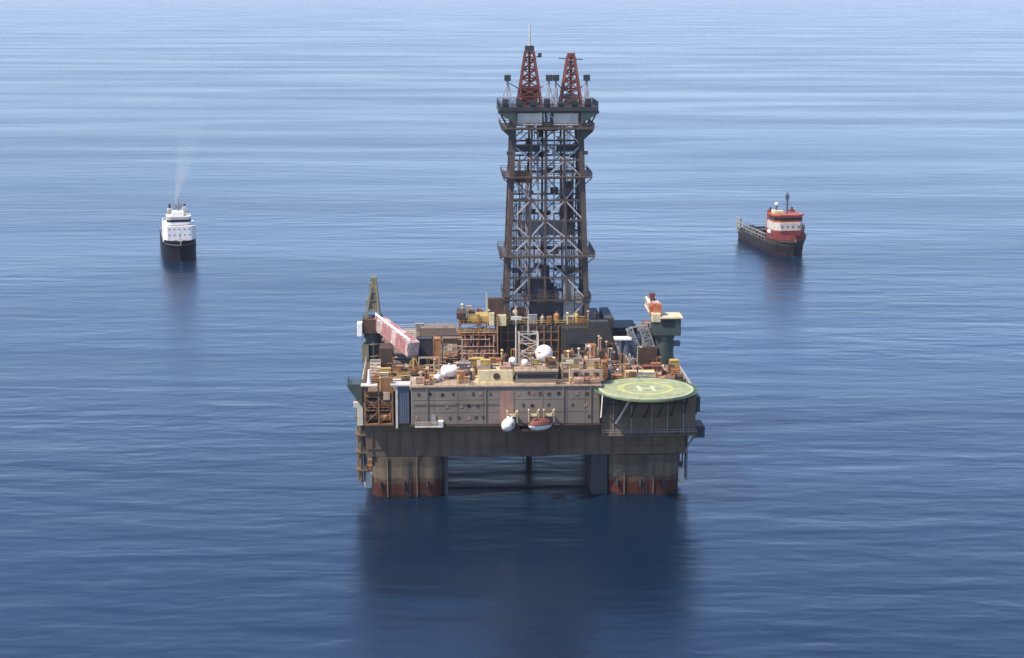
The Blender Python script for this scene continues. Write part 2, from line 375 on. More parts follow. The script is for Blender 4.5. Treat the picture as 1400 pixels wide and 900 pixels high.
for k in range(-3, 4):
    x = HX + k*2.9; yf = HY - math.sqrt(max(0, 9.9**2-(k*2.9)**2))
    tr.bar((x, yf, 24.6), (x, -34.4, 24.6), 0.35, 0.5)
    tr.bar((x, yf+1.5, 24.3), (x, -34.5, 16.8), 0.3)
    tr.bar((x, (yf-34.5)/2, 24.3), (x, -34.6, 20.6), 0.22)
    if k < 3:
        tr.bar((x, -38, 21.6), (x+2.9, -38, 24.3), 0.18); tr.bar((x+2.9, -38, 21.6), (x, -38, 24.3), 0.18)
tr.bar((HX-9.5, -43, 24.4), (HX+9.5, -43, 24.4), 0.35, 0.5); tr.bar((HX-9, -38, 21.6), (HX+9, -38, 21.6), 0.25)
tr.build('support_truss', 'dark', hd)
MB().bar((HX-10, -44.5, 25.3), (HX-10.6, -47.5, 21.0), 0.2).bar((19.5, -38.9, 17.6), (22.5, -42.5, 24.4), 0.35).build('access_stair', 'wht2', hd)
sp = MB().bx(16.4, 37.2, -37.4, -34.7, 14.6, 24.0)
sp.bx(16.4, 37.4, -38.2, -37.41, 14.4, 14.75)
spo = sp.build('sponson', 'hull', rig, 0.1)
sd = MB().rail([(16.6, -38.1, 14.75), (37.3, -38.1, 14.75)], 1.1, 1.6, 0.05)
for x in (19, 23, 27.5, 31, 34.5): sd.bx(x-0.1, x+0.1, -37.6, -37.41, 14.8, 23.8)
sd.build('walkway', 'grey', spo)
MB().bx(37.2, 39.4, -37, -31, 13.6, 16.2).bx(37.2, 38.4, -36, -32, 19.2, 22.6).build('side_station', 'dark', rig, 0.1)
br = MB()
for (x, y) in ((36.2, -34), (37.6, -32), (36.9, -29)): br.bar((x+1.2, y, 13.6), (35.5, y, 9.4), 0.3)
br.tube((36.4, -30, 2), (36.4, -30, 14), 0.4, n=12); br.build('side_brace', 'grey', rig)

# bridge house, cream generator house, tan houses on the accommodation roof
bh = box('bridge_house', 'tan', rig, -2.4, 6.7, -36.6, -29.8, 26.3, 28.8)
MB().bx(-2.0, 6.3, -36.72, -36.603, 27.5, 28.2).build('window_band', 'glass', bh)
MB().bx(-2.7, 7.0, -36.9, -29.5, 28.8, 29.05).rail([(-2.6, -36.8, 29.05), (6.9, -36.8, 29.05), (6.9, -29.6, 29.05)], 1.0, 1.4, 0.05).build('roof', 'tan2', bh)
gh = box('generator_house', 'cream', rig, -10.6, -3.0, -36.4, -30.0, 26.3, 29.2, bevel=0.12)
MB().bx(-11.4, -2.7, -37.4, -29.8, 26.3, 26.55).build('plinth', 'cream', gh)
hx = [(-6.6+0.75*math.cos(2*math.pi*i/16), 27.8+0.75*math.sin(2*math.pi*i/16)) for i in range(16)]
MB().prism_y(hx, -36.55, -36.39).build('hatch', 'brown', gh)
MB().bx(-10.8, -7.9, -35.9, -30.4, 29.2, 30.2).build('air_intake', 'tan2', gh, 0.08)
MB().bx(-5.9, -3.4, -36.0, -31.4, 29.2, 29.9).build('cooler', 'pink', gh, 0.08)
th = box('deck_office', 'tan2', rig, 7.6, 16.8, -35.6, -29.4, 26.3, 29.0, bevel=0.1)
for x in (8.6, 10.8, 13.2, 15.4): MB().bx(x-0.5, x+0.5, -35.7, -35.602, 27.3, 28.3).build('window', 'brown', th)
MB().bx(8.0, 12.4, -34.2, -29.6, 29.0, 31.2).build('upper_room', 'tan', th, 0.08)
MB().bx(13.0, 16.4, -33.4, -29.6, 29.0, 30.8).build('pump_room', 'tan2', th, 0.08)
MB().rail([(7.7, -35.5, 29.0), (16.7, -35.5, 29.0), (16.7, -29.5, 29.0)], 1.0, 1.3, 0.05).build('handrail', 'yellow', th)
MB().bx(10.4, 15.9, -38.3, -36.2, 26.3, 27.5).build('store_room', 'pink', rig, 0.06)
lm = MB().tube((9.4, -36.8, 26.3), (9.4, -36.8, 30.8), 0.12); lm.bx(8.6, 10.2, -37.1, -36.5, 30.6, 31.4)
lm.build('lamp_post', 'cream', rig)

# radomes
for (x, y, z, r_, zb) in ((4.3, -28, 31.0, 2.0, 26.3), (-2.9, -31.5, 30.2, 0.85, 28.8), (-0.2, -32, 29.9, 0.8, 28.8)):
    ra = MB().dome((x, y, z), r_).build('radome', 'white', rig)
    MB().tube((x, y, zb), (x, y, z-r_*0.75), r_*0.4, r_*0.55, n=14).build('pedestal', 'wht2', ra)
# mast frame with aerial behind the bridge
mf = MB()
mf.lattice((0.9, -25, 24.35), (0.9, -25, 35.2), 4.2, 3.0, 5, 0.17, 0.09)
mf.tube((0.9, -25, 35.2), (0.9, -25, 40.2), 0.16, 0.08)
mf.bar((-2.8, -25, 38.6), (1.2, -25, 38.6), 0.16); mf.bx(-3.0, -0.6, -25.4, -24.6, 38.2, 38.9)
mf.build('radio_mast', 'wht2', rig)
MB().tube((-1.8, -24, 24.35), (-1.8, -24, 41.2), 0.2, 0.12).build('vent_stack', 'wht2', rig)

# drill floor substructure
sub = box('drill_floor', 'charcoal', rig, -5.2, 20.0, -6, 16, 24.35, 33.2, bevel=0.1)
MB().prism_y([(9.6, 24.4), (22.8, 24.4), (22.8, 27.2), (20.6, 34.4), (16.0, 34.4), (15.6, 33.0), (9.6, 33.0)], -8.6, -6.02).build('wind_wall', 'charcoal', sub, 0.06)
MB().bx(20.0, 22.2, -5.5, 9, 29.5, 34.6).build('driller_cabin', 'charcoal', sub, 0.1)
MB().bx(11.2, 17.8, -8.75, -8.61, 29.0, 31.6).build('panel', 'dark', sub)
MB().bx(14.8, 22.0, -12.5, -8.8, 24.4, 28.2).build('pump_house', 'brown', sub, 0.1)
MB().bx(19.4, 21.2, -8.9, -8.62, 24.6, 27.2).build('door', 'rustred', sub)
MB().rail([(-5.1, -5.9, 33.2), (19.9, -5.9, 33.2)], 1.1, 1.6, 0.05).build('handrail', 'yellow', sub)
fs = MB()
for k in range(9): fs.bar((-4.6+k*1.7, -6.25, 24.4), (-4.6+k*1.7, -6.25, 33.0), 0.3)
for z in (26.8, 29.6, 31.6): fs.bar((-5.0, -6.3, z), (9.4, -6.3, z), 0.22)
for k in range(8): fs.bar((-4.6+k*1.7, -6.4, 24.6+(k%2)*4), (-2.9+k*1.7, -6.4, 28.6-(k%2)*4), 0.16)
fs.build('floor_frame', 'rusty', sub)
# brown process tower left of the derrick
pt = MB()
for x in (-14.2, -9.8, -5.6):
    for y in (-9.0, -2.0): pt.bar((x, y, 24.35), (x, y, 36.4), 0.4)
for z in (28.0, 31.4, 34.2): pt.bx(-14.6, -5.3, -9.3, -1.6, z, z+0.25)
for z0, z1 in ((24.5, 28.0), (28.2, 31.4), (31.6, 34.2)):
    pt.bar((-14.2, -9.0, z0), (-9.8, -9.0, z1), 0.2); pt.bar((-9.8, -9.0, z1), (-5.6, -9.0, z0), 0.2)
pto = pt.build('process_tower', 'rusty', rig)
MB().rail([(-14.5, -9.2, 34.45), (-5.4, -9.2, 34.45)], 1.1, 1.1, 0.06).rail([(-14.5, -9.2, 31.65), (-5.4, -9.2, 31.65)], 1.1, 1.1, 0.06).build('handrail', 'yellow', pto)
MB().bx(-15.0, -12.8, -9.4, -3, 35.4, 36.9).build('top_cabin', 'brown', pto, 0.06)
MB().bx(-12.4, -6.0, -8.6, -3, 34.5, 36.0).build('shaker_unit', 'yellow', pto, 0.08)
MB().bx(-11.4, -6.2, -8.9, -3, 28.4, 31.2).build('mud_tank', 'charcoal', pto, 0.08)
MB().bx(-13.8, -11.8, -8.8, -3, 28.4, 30.9).build('cabinet', 'pink', pto, 0.06)
for (x, z, r_) in ((-13.2, 26.2, 0.8), (-10.6, 26.0, 0.95), (-7.4, 26.2, 0.8)):
    MB().tube((x, -8.8, 24.4), (x, -8.8, z+1.4), r_, n=14).build('vessel', rnd.choice(['orange', 'tan2', 'rusty']), pto)
pv = MB()
for k in range(10):
    x = -14 + k*0.95; pv.tube((x, -9.5-0.05*(k%3), 24.4), (x, -9.5-0.05*(k%3), 27+rnd.uniform(0, 8)), 0.14)
for k in range(5): pv.tube((-14.5, -9.75, 25.5+1.7*k), (-5.2-rnd.uniform(0,3), -9.75, 25.5+1.7*k), 0.13)
pv.build('pipe_stack', 'pink', pto)
MB().bx(-7.6, -4.0, -8.0, -6.2, 33.5, 40.0).build('vent_house', 'brown', pto, 0.08)
MB().bar((-8.0, -8.0, 31), (-8.0, -8.0, 41.2), 0.3).build('post', 'cream', pto)
MB().bx(-5.4, -3.4, -8.9, -7.2, 33.6, 36.2).bx(-7.4, -6.2, -9.4, -8.2, 33.8, 36.8).build('exhaust', 'cream', pto, 0.06)

# ------------------------------------------------------------------ twin derrick
DX, DY = 6.45, 4.0
ZB, ZT = 33.2, 83.0
def leg(sx, sy, z, fx=1.0):
    t = (z-ZB)/(ZT-ZB); hw = 9.6-1.9*t; hd_ = 7.0-0.9*t
    return Vector((DX+sx*hw*fx, DY+sy*hd_, z))
levels = [33.2, 38.6, 44.0, 49.0, 53.4, 57.5, 62.3, 67.6, 71.7, 75.2, 79.0, 83.0]
dk = MB()
for sx in (-1, 1):
    for sy in (-1, 1): dk.bar(leg(sx, sy, ZB), leg(sx, sy, ZT), 1.15)
for f in (-0.46, -0.05, 0.5):
    for sy in (-1, 1): dk.bar(leg(f, sy, 38.6 if sy < 0 else ZB), leg(f, sy, ZT), 0.5)
for sx in (-1, 1): dk.bar(leg(sx, 0, ZB), leg(sx, 0, ZT), 0.45)
for i, z in enumerate(levels):
    heavy = 0.6 if z in (49.0, 67.6, 79.0, 83.0) else 0.4
    for sy in (-1, 1):
        if sy < 0 and z == 33.2: continue
        dk.bar(leg(-1, sy, z), leg(1, sy, z), heavy)
    for sx in (-1, 1): dk.bar(leg(sx, -1, z), leg(sx, 1, z), heavy)
    if z in (57.5, 49.0, 75.2): dk.bar(leg(-0.05, -1, z), leg(-0.05, 1, z), 0.3)
derrick = dk.build('derrick', 'derrick', rig)
bb = MB()
cols_f = [-1, -0.46, -0.05, 0.5, 1]
for i, (z0, z1) in enumerate(zip(levels, levels[1:])):
    for sy in (-1, 1):
        for k, (a, b_) in enumerate(zip(cols_f, cols_f[1:])):
            if sy < 0 and (z1 <= 44.1 and 0 < k < 3): continue
            if sy < 0 and rnd.random() < 0.3: continue
            mid = (a+b_)/2
            if (i + k) % 2: bb.bar(leg(a, sy, z0), leg(b_, sy, z1), 0.32)
            else: bb.bar(leg(b_, sy, z0), leg(a, sy, z1), 0.32)
            if sy > 0: bb.bar(leg(a, sy, z1 if (i+k) % 2 else z0), leg(b_, sy, z0 if (i+k) % 2 else z1), 0.16)
    for sx in (-1, 1):
        for a, b_ in ((-1, 0), (0, 1)):
            bb.bar(leg(sx, a, z0), leg(sx, b_, z1), 0.2)
            bb.bar(leg(sx, b_, z0), leg(sx, a, z1), 0.2)
    zm = (z0+z1)/2
    bb.bar(leg(-1, 1, zm), leg(1, 1, zm), 0.16)
bb.build('bracing', 'brace', derrick)
# pipe racked in the setback, fingerboards, guide rails, travelling gear
for (x0, x1, z1, mt) in ((-1.3, 1.7, 61.0, 'derrick'), (11.4, 14.2, 60.0, 'derrick'), (1.6, 3.2, 66.5, 'brace')):
    ps = MB(); n = int((x1-x0)/0.42)
    for k in range(n):
        ps.tube((x0+k*0.42, 1.5+0.8*(k % 3), ZB), (x0+k*0.42, 2.2+0.8*(k % 3), z1-rnd.uniform(0, 1.2)), 0.12, n=6)
    ps.build('racked_pipe', mt, derrick)
for z in (61.6, 44.6):
    MB().bx(-1.7, 4.0, 0.5, 5, z, z+0.3).build('fingerboard', 'derrick', derrick)
    MB().bx(9.5, 14.6, 0.5, 5, z, z+0.3).build('fingerboard', 'derrick', derrick)
for x in (4.6, 8.4, 10.6):
    MB().bar((x, 2.6, ZB), (x, 2.8, 82), 0.32).build('guide_rail', 'brace', derrick)
for (x, z0, h) in ((6.4, 38.2, 8.2), (11.6, 57.8, 8.6)):
    tb = MB().bx(x-1.2, x+1.2, -0.6, 1.8, z0, z0+h*0.55).bx(x-0.8, x+0.8, -0.4, 1.6, z0+h*0.55, z0+h)
    tb.tube((x, 0.6, z0-2.5), (x, 0.6, z0), 0.4, n=10)
    for dx in (-0.5, -0.2, 0.2, 0.5): tb.tube((x+dx, 0.6, z0+h), (x+dx*0.6, 0.6, 82), 0.06, n=5)
    tb.build('travelling_block', 'dark', derrick)
MB().bx(2.4, 10.2, -2.4, -0.6, 33.3, 38.6).bx(2.6, 6.0, -2.2, 0, 38.6, 43.4).bx(6.4, 9.4, -2.0, 0, 38.6, 41.0).build('drawworks', 'dark', derrick, 0.1)
MB().bx(10.4, 13.0, -2.6, -1.0, 33.3, 44.2).bx(13.4, 15.0, -2.4, -1, 33.3, 40).build('pipe_handler', 'grey', derrick, 0.1)
MB().bx(-2.0, 1.4, -2.2, 0, 33.3, 36.5).build('iron_roughneck', 'rusty', derrick, 0.1)
MB().bx(-0.2, 13.4, 3.4, 4.2, 53.2, 56.6).build('belly_board', 'grey', derrick, 0.06)
# clutter seen through the lattice: cable trays, hose loops, ladders
for k in range(18):
    x = DX + rnd.uniform(-7.6, 7.6); y = DY + rnd.uniform(-5.5, 5.5); z0 = rnd.choice(levels[:8]); z1 = z0 + rnd.uniform(6, 22)
    MB().bar((x, y, z0), (x, y, min(z1, 82)), rnd.uniform(0.16, 0.34)).build('cable_tray', rnd.choice(['derrick', 'brace', 'rusty']), derrick)
for k in range(44):
    x = DX + rnd.uniform(-7.8, 6.2); z = rnd.choice(levels[:10]) * (1 if k > 16 else 0.0) + (rnd.uniform(33.4, 46) if k <= 16 else 0) + rnd.uniform(-.3, 1.4); y = DY + rnd.uniform(-6, 6)
    w = rnd.uniform(0.6, 2.0); h = rnd.uniform(0.5, 1.8)
    MB().bx(x, x+w, y, y+0.9, max(33.3, z), max(33.3, z)+h).bx(x+w*0.2, x+w*0.55, y-0.2, y, max(33.3, z)+h*.2, max(33.3, z)+h*0.7).build('derrick_fitting', rnd.choice(['derrick', 'dark', 'brown', 'dark']), derrick)
for k in range(26):
    x = DX + rnd.uniform(-7.6, 6.8); z = rnd.choice(levels[:11]) + rnd.uniform(-.2, 1.5); y = DY + rnd.uniform(-5, 6); w = rnd.uniform(0.4, 1.1); h = rnd.uniform(0.4, 1.5)
    MB().bx(x, x+w, y, y+0.5, z, z+h).bx(x+w*.3, x+w*.6, y-.1, y, z+h*.3, z+h*.6).build('junction_box', rnd.choice(['brace', 'wht2', 'grey']), derrick)
for (x0, x1, z0, z1, mt) in ((-1.2, 4.8, 73.6, 75.0, 'dark'), (8.6, 14.2, 73.6, 75.0, 'dark'), (-1.6, 3.0, 66.4, 69.0, 'brown'), (4.0, 9.0, 78.4, 80.6, 'dark')):
    MB().bx(x0, x1, -1.6, -0.9, z0, z1).bx(x0+.3, x0+.8, -1.8, -1.6, z0, z1).build('monkey_board', mt, derrick)
# outside galleries
for (z, ex) in ((49.0, 2.2), (67.6, 2.1), (79.0, 2.9), (38.6, 1.0)):
    g = MB(); a = leg(-1, -1, z); c = leg(1, 1, z)
    x0, x1, y0, y1 = a.x-ex, c.x+ex, a.y-ex*0.8, c.y+ex*0.8
    g.bx(x0, x1, y0, a.y-0.4, z, z+0.3).bx(x0, x1, c.y+0.4, y1, z, z+0.3).bx(x0, a.x-0.4, a.y-0.39, c.y+0.39, z, z+0.3).bx(c.x+0.4, x1, a.y-0.39, c.y+0.39, z, z+0.3)
    g.rail([(x0, y0, z+0.3), (x1, y0, z+0.3), (x1, y1, z+0.3), (x0, y1, z+0.3)], 1.1, 1.5, 0.06, True)
    for xx, s in ((x0, 1), (x1, -1)):
        g.bar((xx, y0+0.5, z), (xx+s*ex*1.2, y0+0.8, z-2.2), 0.22); g.bar((xx, DY, z), (xx+s*ex*1.2, DY, z-2.2), 0.22)
    g.build('gallery', 'derrick', derrick)
for sx in (-1, 1):
    for z in (73.0, 79.6):
        p = leg(sx, -1, z); MB().bx(min(p.x, p.x+sx*1.4), max(p.x, p.x+sx*1.4), p.y-0.6, p.y+0.6, z, z+0.8).build('floodlight', 'dark', derrick, 0.05)
# wind-wall panels below the crown
for (x0, x1) in ((-0.6, 5.2), (7.9, 13.6)):
    MB().bx(x0, x1, DY-6.62, DY-6.5, 79.9, 82.6).build('wind_panel', 'wht2', derrick)
    MB().bx(x0, x1, DY+6.0, DY+6.1, 79.6, 82.6).build('wind_panel', 'grey', derrick)
# crown platform and spires
cp = MB().bx(-4.9, 18.2, DY-7.6, DY+7.6, 83.2, 84.1)
cp.rail([(-4.8, DY-7.5, 84.1), (18.1, DY-7.5, 84.1), (18.1, DY+7.5, 84.1), (-4.8, DY+7.5, 84.1)], 1.2, 1.5, 0.07, True)
for s, x in ((1, -4.9), (-1, 18.2)):
    for y in (DY-7, DY, DY+7): cp.bar((x, y, 83.3), (x+s*2.2, y*0.9+DY*0.1, 79.2), 0.3)
for k in range(7): cp.bx(-4+k*3.2, -2.6+k*3.2, DY-7.2, DY-6.2, 84.1, 84.9+rnd.uniform(0, 1.2))
crown = cp.build('crown_platform', 'dark', derrick)
for s_, x in ((1, -4.9), (-1, 18.2)):
    for z in (83.19, 78.9):
        xo = x - s_*0.2 if z > 80 else x + s_*1.2
        MB().prism_y([(xo, z), (xo, z-0.5), (x+s_*4.0, z-3.0), (x+s_*4.0, z)] if s_ < 0 else [(x+s_*4.0, z), (x+s_*4.0, z-3.0), (xo, z-0.5), (xo, z)], DY-7.4, DY-6.2).build('bracket', 'green', crown)
def spire(x, z1, hb, ht, mat, name):
    m = MB(); c = [(-1,-1),(1,-1),(1,1),(-1,1)]; P = lambda k, t: Vector((x+c[k%4][0]*(hb+(ht-hb)*t), DY+c[k%4][1]*(hb+(ht-hb)*t), 84.1+(z1-84.1)*t))
    for k in range(4): m.bar(P(k,0), P(k,1), 0.55)
    nb = 6
    for i in range(nb+1):
        for k in range(4): m.bar(P(k,i/nb), P(k+1,i/nb), 0.28)
    for i in range(nb):
        for k in range(4):
            m.bar(P(k,i/nb), P(k+1,(i+1)/nb), 0.26); m.bar(P(k+1,i/nb), P(k,(i+1)/nb), 0.26)
    m.bar((x, DY, 84.1), (x, DY, z1), 0.6)
    return m.build(name, mat, derrick)
s1 = spire(2.55, 96.6, 2.8, 0.95, 'red', 'spire')
MB().bx(1.5, 3.6, DY-1.05, DY+1.05, 96.6, 97.9).build('spire_cap', 'dark', derrick, 0.05)
MB().tube((2.6, DY, 97.9), (2.6, DY, 103.0), 0.24, 0.14).build('aerial', 'wht2', derrick)
MB().bar((2.6, DY, 94.5), (4.9, DY, 95.6), 0.2).bx(4.6, 5.4, DY-0.4, DY+0.4, 95.2, 96.2).build('beacon_arm', 'dark', derrick)
s2 = spire(12.3, 95.4, 2.5, 0.8, 'rustred', 'spire')
MB().bar((9.4, DY, 95.0), (15.1, DY, 94.7), 0.22).build('cross_arm', 'dark', derrick)
MB().bx(11.4, 13.2, DY-0.95, DY+0.95, 95.4, 96.2).build('spire_cap', 'rustred', derrick, 0.05)
MB().bx(0.7, 4.4, DY-1.4, DY+1.4, 84.1, 88.2).build('sheave_block', 'rustred', derrick, 0.05)
MB().bx(10.9, 13.8, DY-1.2, DY+1.2, 84.1, 86.6).build('sheave_block', 'grey', derrick, 0.05)
for x, tx in ((-2.7, 1.0), (7.0, 4.0), (8.6, 10.6), (15.8, 13.8)):
    m = MB().bar((x, DY-3, 84.1), (x, DY-3, 90.0), 0.5).bar((x, DY-3, 89), (x-(tx-x)*0.5, DY-3, 84.2), 0.22).bar((x, DY-3, 89.6), (tx, DY, 87.4), 0.2).bar((x, DY-3, 90), (x+(tx-x)*0.35, DY-3, 84.2), 0.2)
    m.build('post', 'brace', derrick)
    MB().bx(x-0.75, x+0.75, DY-3.7, DY-2.4, 89.9, 91.3).build('floodlight', 'dark', derrick, 0.08)

# ------------------------------------------------------------------ cranes on the rig
pl = MB().tube((-34.7, -2, 12), (-34.7, -2, 31.0), 1.9, n=20); pl.tube((-34.7, -2, 29.8), (-34.7, -2, 31.2), 2.3, n=20)
cl = pl.build('pedestal_crane', 'green', rig)
MB().bx(-37.2, -32.6, -4.8, 1.6, 31.2, 34.6).build('crane_house', 'brown', cl, 0.1)
MB().bx(-38.4, -37.2, -5.2, -2.4, 30.6, 33.8).build('cab', 'white', cl, 0.1)
MB().bx(-33.6, -31.6, -6.6, -4.85, 31.6, 34.6).build('winch', 'wht2', cl, 0.1)
am = MB()
for y in (-3.6, 1.0):
    am.bar((-36.4, y, 34.6), (-34.8, -1.3+0.3*(y+1.3), 43.2), 0.5); am.bar((-33.2, y, 34.6), (-34.0, -1.3+0.3*(y+1.3), 43.2), 0.5)
for z, t in ((36.6, .23), (38.8, .49), (40.8, .72), (43.1, 1.0)):
    xa, xb = -36.4+1.6*t, -33.2-0.8*t
    for y in (-3.6, 1.0):
        yy = y+(-1.3+0.3*(y+1.3)-y)*t; am.bar((xa, yy, z), (xb, yy, z), 0.3)
    am.bar((xa, -3.6+(1.6)*t, z), (xa, 1.0-1.6*t, z), 0.25); am.bar((xb, -3.6+1.6*t, z), (xb, 1.0-1.6*t, z), 0.25)
am.bx(-36.2, -33.3, -2.8, 0.3, 36.2, 38.9).bx(-35.5, -33.8, -2.4, -0.2, 38.9, 42.8).bx(-35.2, -33.7, -2.2, -0.4, 43.1, 44.2)
am.build('crane_mast', 'olive', cl)
A = Vector((-33.3, -3.2, 33.6)); B = Vector((-25.0, -17.2, 30.0))
bm_ = MB().lattice(A, B, 2.3, 2.4, 9, 0.22, 0.14, 2.5, 3.0)
d = (B-A).normalized(); sdv = d.cross(Vector((0,0,1))).normalized(); upv = sdv.cross(d)
def plate(m, off, hw, hh, t0, t1):
    p = A.lerp(B, t0)+off; q = A.lerp(B, t1)+off
    m.bar(p, q, hw, hh)
plate(bm_, sdv*1.34, 0.08, 2.3, 0.06, 0.97); plate(bm_, -sdv*1.34, 0.08, 2.3, 0.06, 0.97); plate(bm_, -upv*1.0, 2.0, 0.1, 0.05, 0.98)
bm_.bar(B-d*0.3, B, 2.4, 2.8)
bm_.build('boom', 'boom', cl)
tw = MB(); plate(tw, upv*1.5, 2.0, 0.1, 0.03, 1.0); tw.build('boom_walkway', 'boom', cl)
wr = MB().rail([A+upv*1.5+sdv*1.1, B+upv*1.5+sdv*1.1], 1.0, 1.5, 0.08); wr.build('boom_handrail', 'white', cl)
bt = MB().tube(B-Vector((0, 0, 1.8)), (B.x, B.y, 24.35), 0.35, n=10).bar((B.x-2, B.y, 24.4), (B.x-0.2, B.y, 28), 0.25).bar((B.x+2, B.y, 24.4), (B.x+0.2, B.y, 28), 0.25)
bt.build('boom_rest', 'yellow', rig)
ck = MB()
for z in (22, 25.5, 28.4):
    ck.tube((-34.7, -2, z), (-34.7, -2, z+0.25), 2.6, n=20)
for a in range(0, 360, 45):
    ck.bar((-34.7+2.55*math.cos(R(a)), -2+2.55*math.sin(R(a)), 22), (-34.7+2.55*math.cos(R(a)), -2+2.55*math.sin(R(a)), 29.4), 0.12)
ck.bx(-37.4, -35.8, -4.6, -3.0, 24.4, 28.6); ck.build('crane_access', 'olive', rig)
MB().bx(-33, -29.8, -14, -8, 24.35, 29.6).build('mud_pit', 'brown', rig, 0.1)

pr = MB().tube((33.7, -8, 14), (33.7, -8, 31.0), 2.4, n=24); pr.tube((33.7, -8, 30.4), (33.7, -8, 31.3), 2.6, n=24)
cr = pr.build('pedestal_crane', 'green', rig)
MB().bx(31.0, 37.4, -10.8, -5.0, 31.3, 35.4).build('crane_house', 'green', cr, 0.15)
MB().bx(33.0, 35.8, -10.95, -10.81, 33.6, 35.0).build('window', 'glass', cr)
MB().bx(32.4, 37.8, -11.2, -4.8, 35.4, 35.8).build('roof', 'cream', cr, 0.05)
MB().bx(30.6, 32.6, -11.0, -8.6, 34.6, 36.6).build('winch', 'cream', cr, 0.1)
b2 = MB().lattice((31.7, -8.4, 36.9), (30.8, -3.6, 38.4), 2.0, 2.0, 4, 0.2, 0.12)
b2.bx(31.0, 33.0, -9.4, -7.0, 36.0, 38.6); b2.build('boom', 'boom2', cr)
MB().bar((32.6, -6, 35.8), (31.3, -5.5, 40.2), 0.4).bar((30.6, -6, 35.8), (31.0, -5.5, 40.2), 0.4).bx(30.5, 31.8, -6.2, -5, 39.6, 40.6).build('crane_mast', 'red', cr)
jb = MB().lattice((25.4, -9, 32.8), (28.0, -9, 26.4), 1.3, 1.3, 6, 0.15, 0.09).lattice((28.6, -9, 33.4), (30.8, -9, 27.4), 1.9, 1.3, 6, 0.17, 0.1)
jb.bar((25.6, -9, 32.9), (28.8, -9, 33.5), 0.3).bx(28.4, 30.4, -9.3, -8.8, 28.6, 32.6).bar((28, -9, 26.4), (28.2, -9, 24.4), 0.3); jb.build('jib', 'grey', cr)
MB().bx(36.0, 37.6, -8.8, -7.2, 28.4, 29.6).build('lamp_box', 'bluegrey', cr, 0.05)
MB().bx(27.8, 32.0, -10.6, -6.4, 24.35, 28.6).build('crane_plinth', 'brown', rig, 0.1)
# silos beside the right crane
for x in (22.9, 24.7):
    MB().tube((x, -10, 24.35), (x, -10, 30.4), 0.85, n=18).build('silo', 'grey' if x < 24 else 'bluegrey', rig)
MB().bx(21.8, 25.8, -11.2, -8.6, 30.4, 30.9).build('silo_landing', 'white', rig, 0.04)
# long rear deck structures that close the skyline
MB().bx(-24.0, -15.0, 18, 24, 24.35, 28).build('engine_room', 'tan', rig, 0.1)
MB().bx(20.5, 30.0, 14, 24, 24.35, 28.5).build('engine_room', 'charcoal', rig, 0.1)
# deck piping: headers and manifolds laid along the open deck
for k in range(26):
    y = -28 + k*1.05 + rnd.uniform(-.3, .3); x0 = -31 + rnd.uniform(0, 8); x1 = min(x0 + rnd.uniform(4, 15), -6); z = 24.75 + rnd.uniform(0, 1.3)
    p = MB().tube((x0, y, z), (x1, y, z), rnd.uniform(0.1, 0.22), n=6)
    for e in (x0+.4, (x0+x1)/2, x1-.4): p.bar((e, y, 24.35), (e, y, z), 0.14)
    p.build('deck_pipe', rnd.choice(['tan2', 'rusty', 'wht2']), rig)
for k in range(18):
    x = 8 + rnd.uniform(0, 17); y = -28 + rnd.uniform(0, 16); yy = y+rnd.uniform(2, 6); zz = 25+rnd.uniform(.5, 4)
    MB().tube((x, y, 24.4), (x, y, zz), 0.15, n=6).tube((x, y, zz), (x, yy, zz), 0.15, n=6).tube((x, yy, zz), (x, yy, 24.4), 0.15, n=6).build('deck_pipe', rnd.choice(['tan2', 'rusty', 'grey']), rig)
# small equipment bolted to decks and roofs: every piece a part of its own
def cabinet(x, y, z):
    w, d_, h = rnd.uniform(0.8, 2.4), rnd.uniform(0.8, 1.8), rnd.uniform(0.9, 2.4)
    m = MB().bx(x-w/2, x+w/2, y-d_/2, y+d_/2, z+0.15, z+h).bx(x-w/2-.06, x+w/2+.06, y-d_/2-.06, y+d_/2+.06, z+h, z+h+.08)
    for e in (-w/2+.1, w/2-.1): m.bx(x+e-.08, x+e+.08, y-d_/2, y+d_/2, z, z+.15)
    m.bx(x-w*.3, x+w*.3, y-d_/2-.05, y-d_/2, z+h*.25, z+h*.8); return m, 'deck_cabinet'
def vessel(x, y, z):
    r_, h = rnd.uniform(0.3, 0.8), rnd.uniform(1.2, 3.4)
    m = MB().tube((x, y, z+.4), (x, y, z+h), r_, n=14).dome((x, y, z+h), r_, 14, 5, 0.0).tube((x, y, z+h+r_*.8), (x, y, z+h+r_+.4), .1, n=6)
    for a_ in (0, 2.1, 4.2): m.bar((x+r_*.7*math.cos(a_), y+r_*.7*math.sin(a_), z), (x+r_*.7*math.cos(a_), y+r_*.7*math.sin(a_), z+.5), .12)
    return m, 'pressure_vessel'
def reel(x, y, z):
    r_, w = rnd.uniform(0.5, 1.0), rnd.uniform(0.8, 1.6)
    m = MB().tube((x-w/2, y, z+r_), (x+w/2, y, z+r_), r_*.6, n=14)
    for e in (-1, 1): m.tube((x+e*w/2-.05, y, z+r_), (x+e*w/2+.05, y, z+r_), r_, n=16).bar((x+e*w/2, y, z), (x+e*w/2, y, z+r_), .2)
    return m, 'hose_reel'
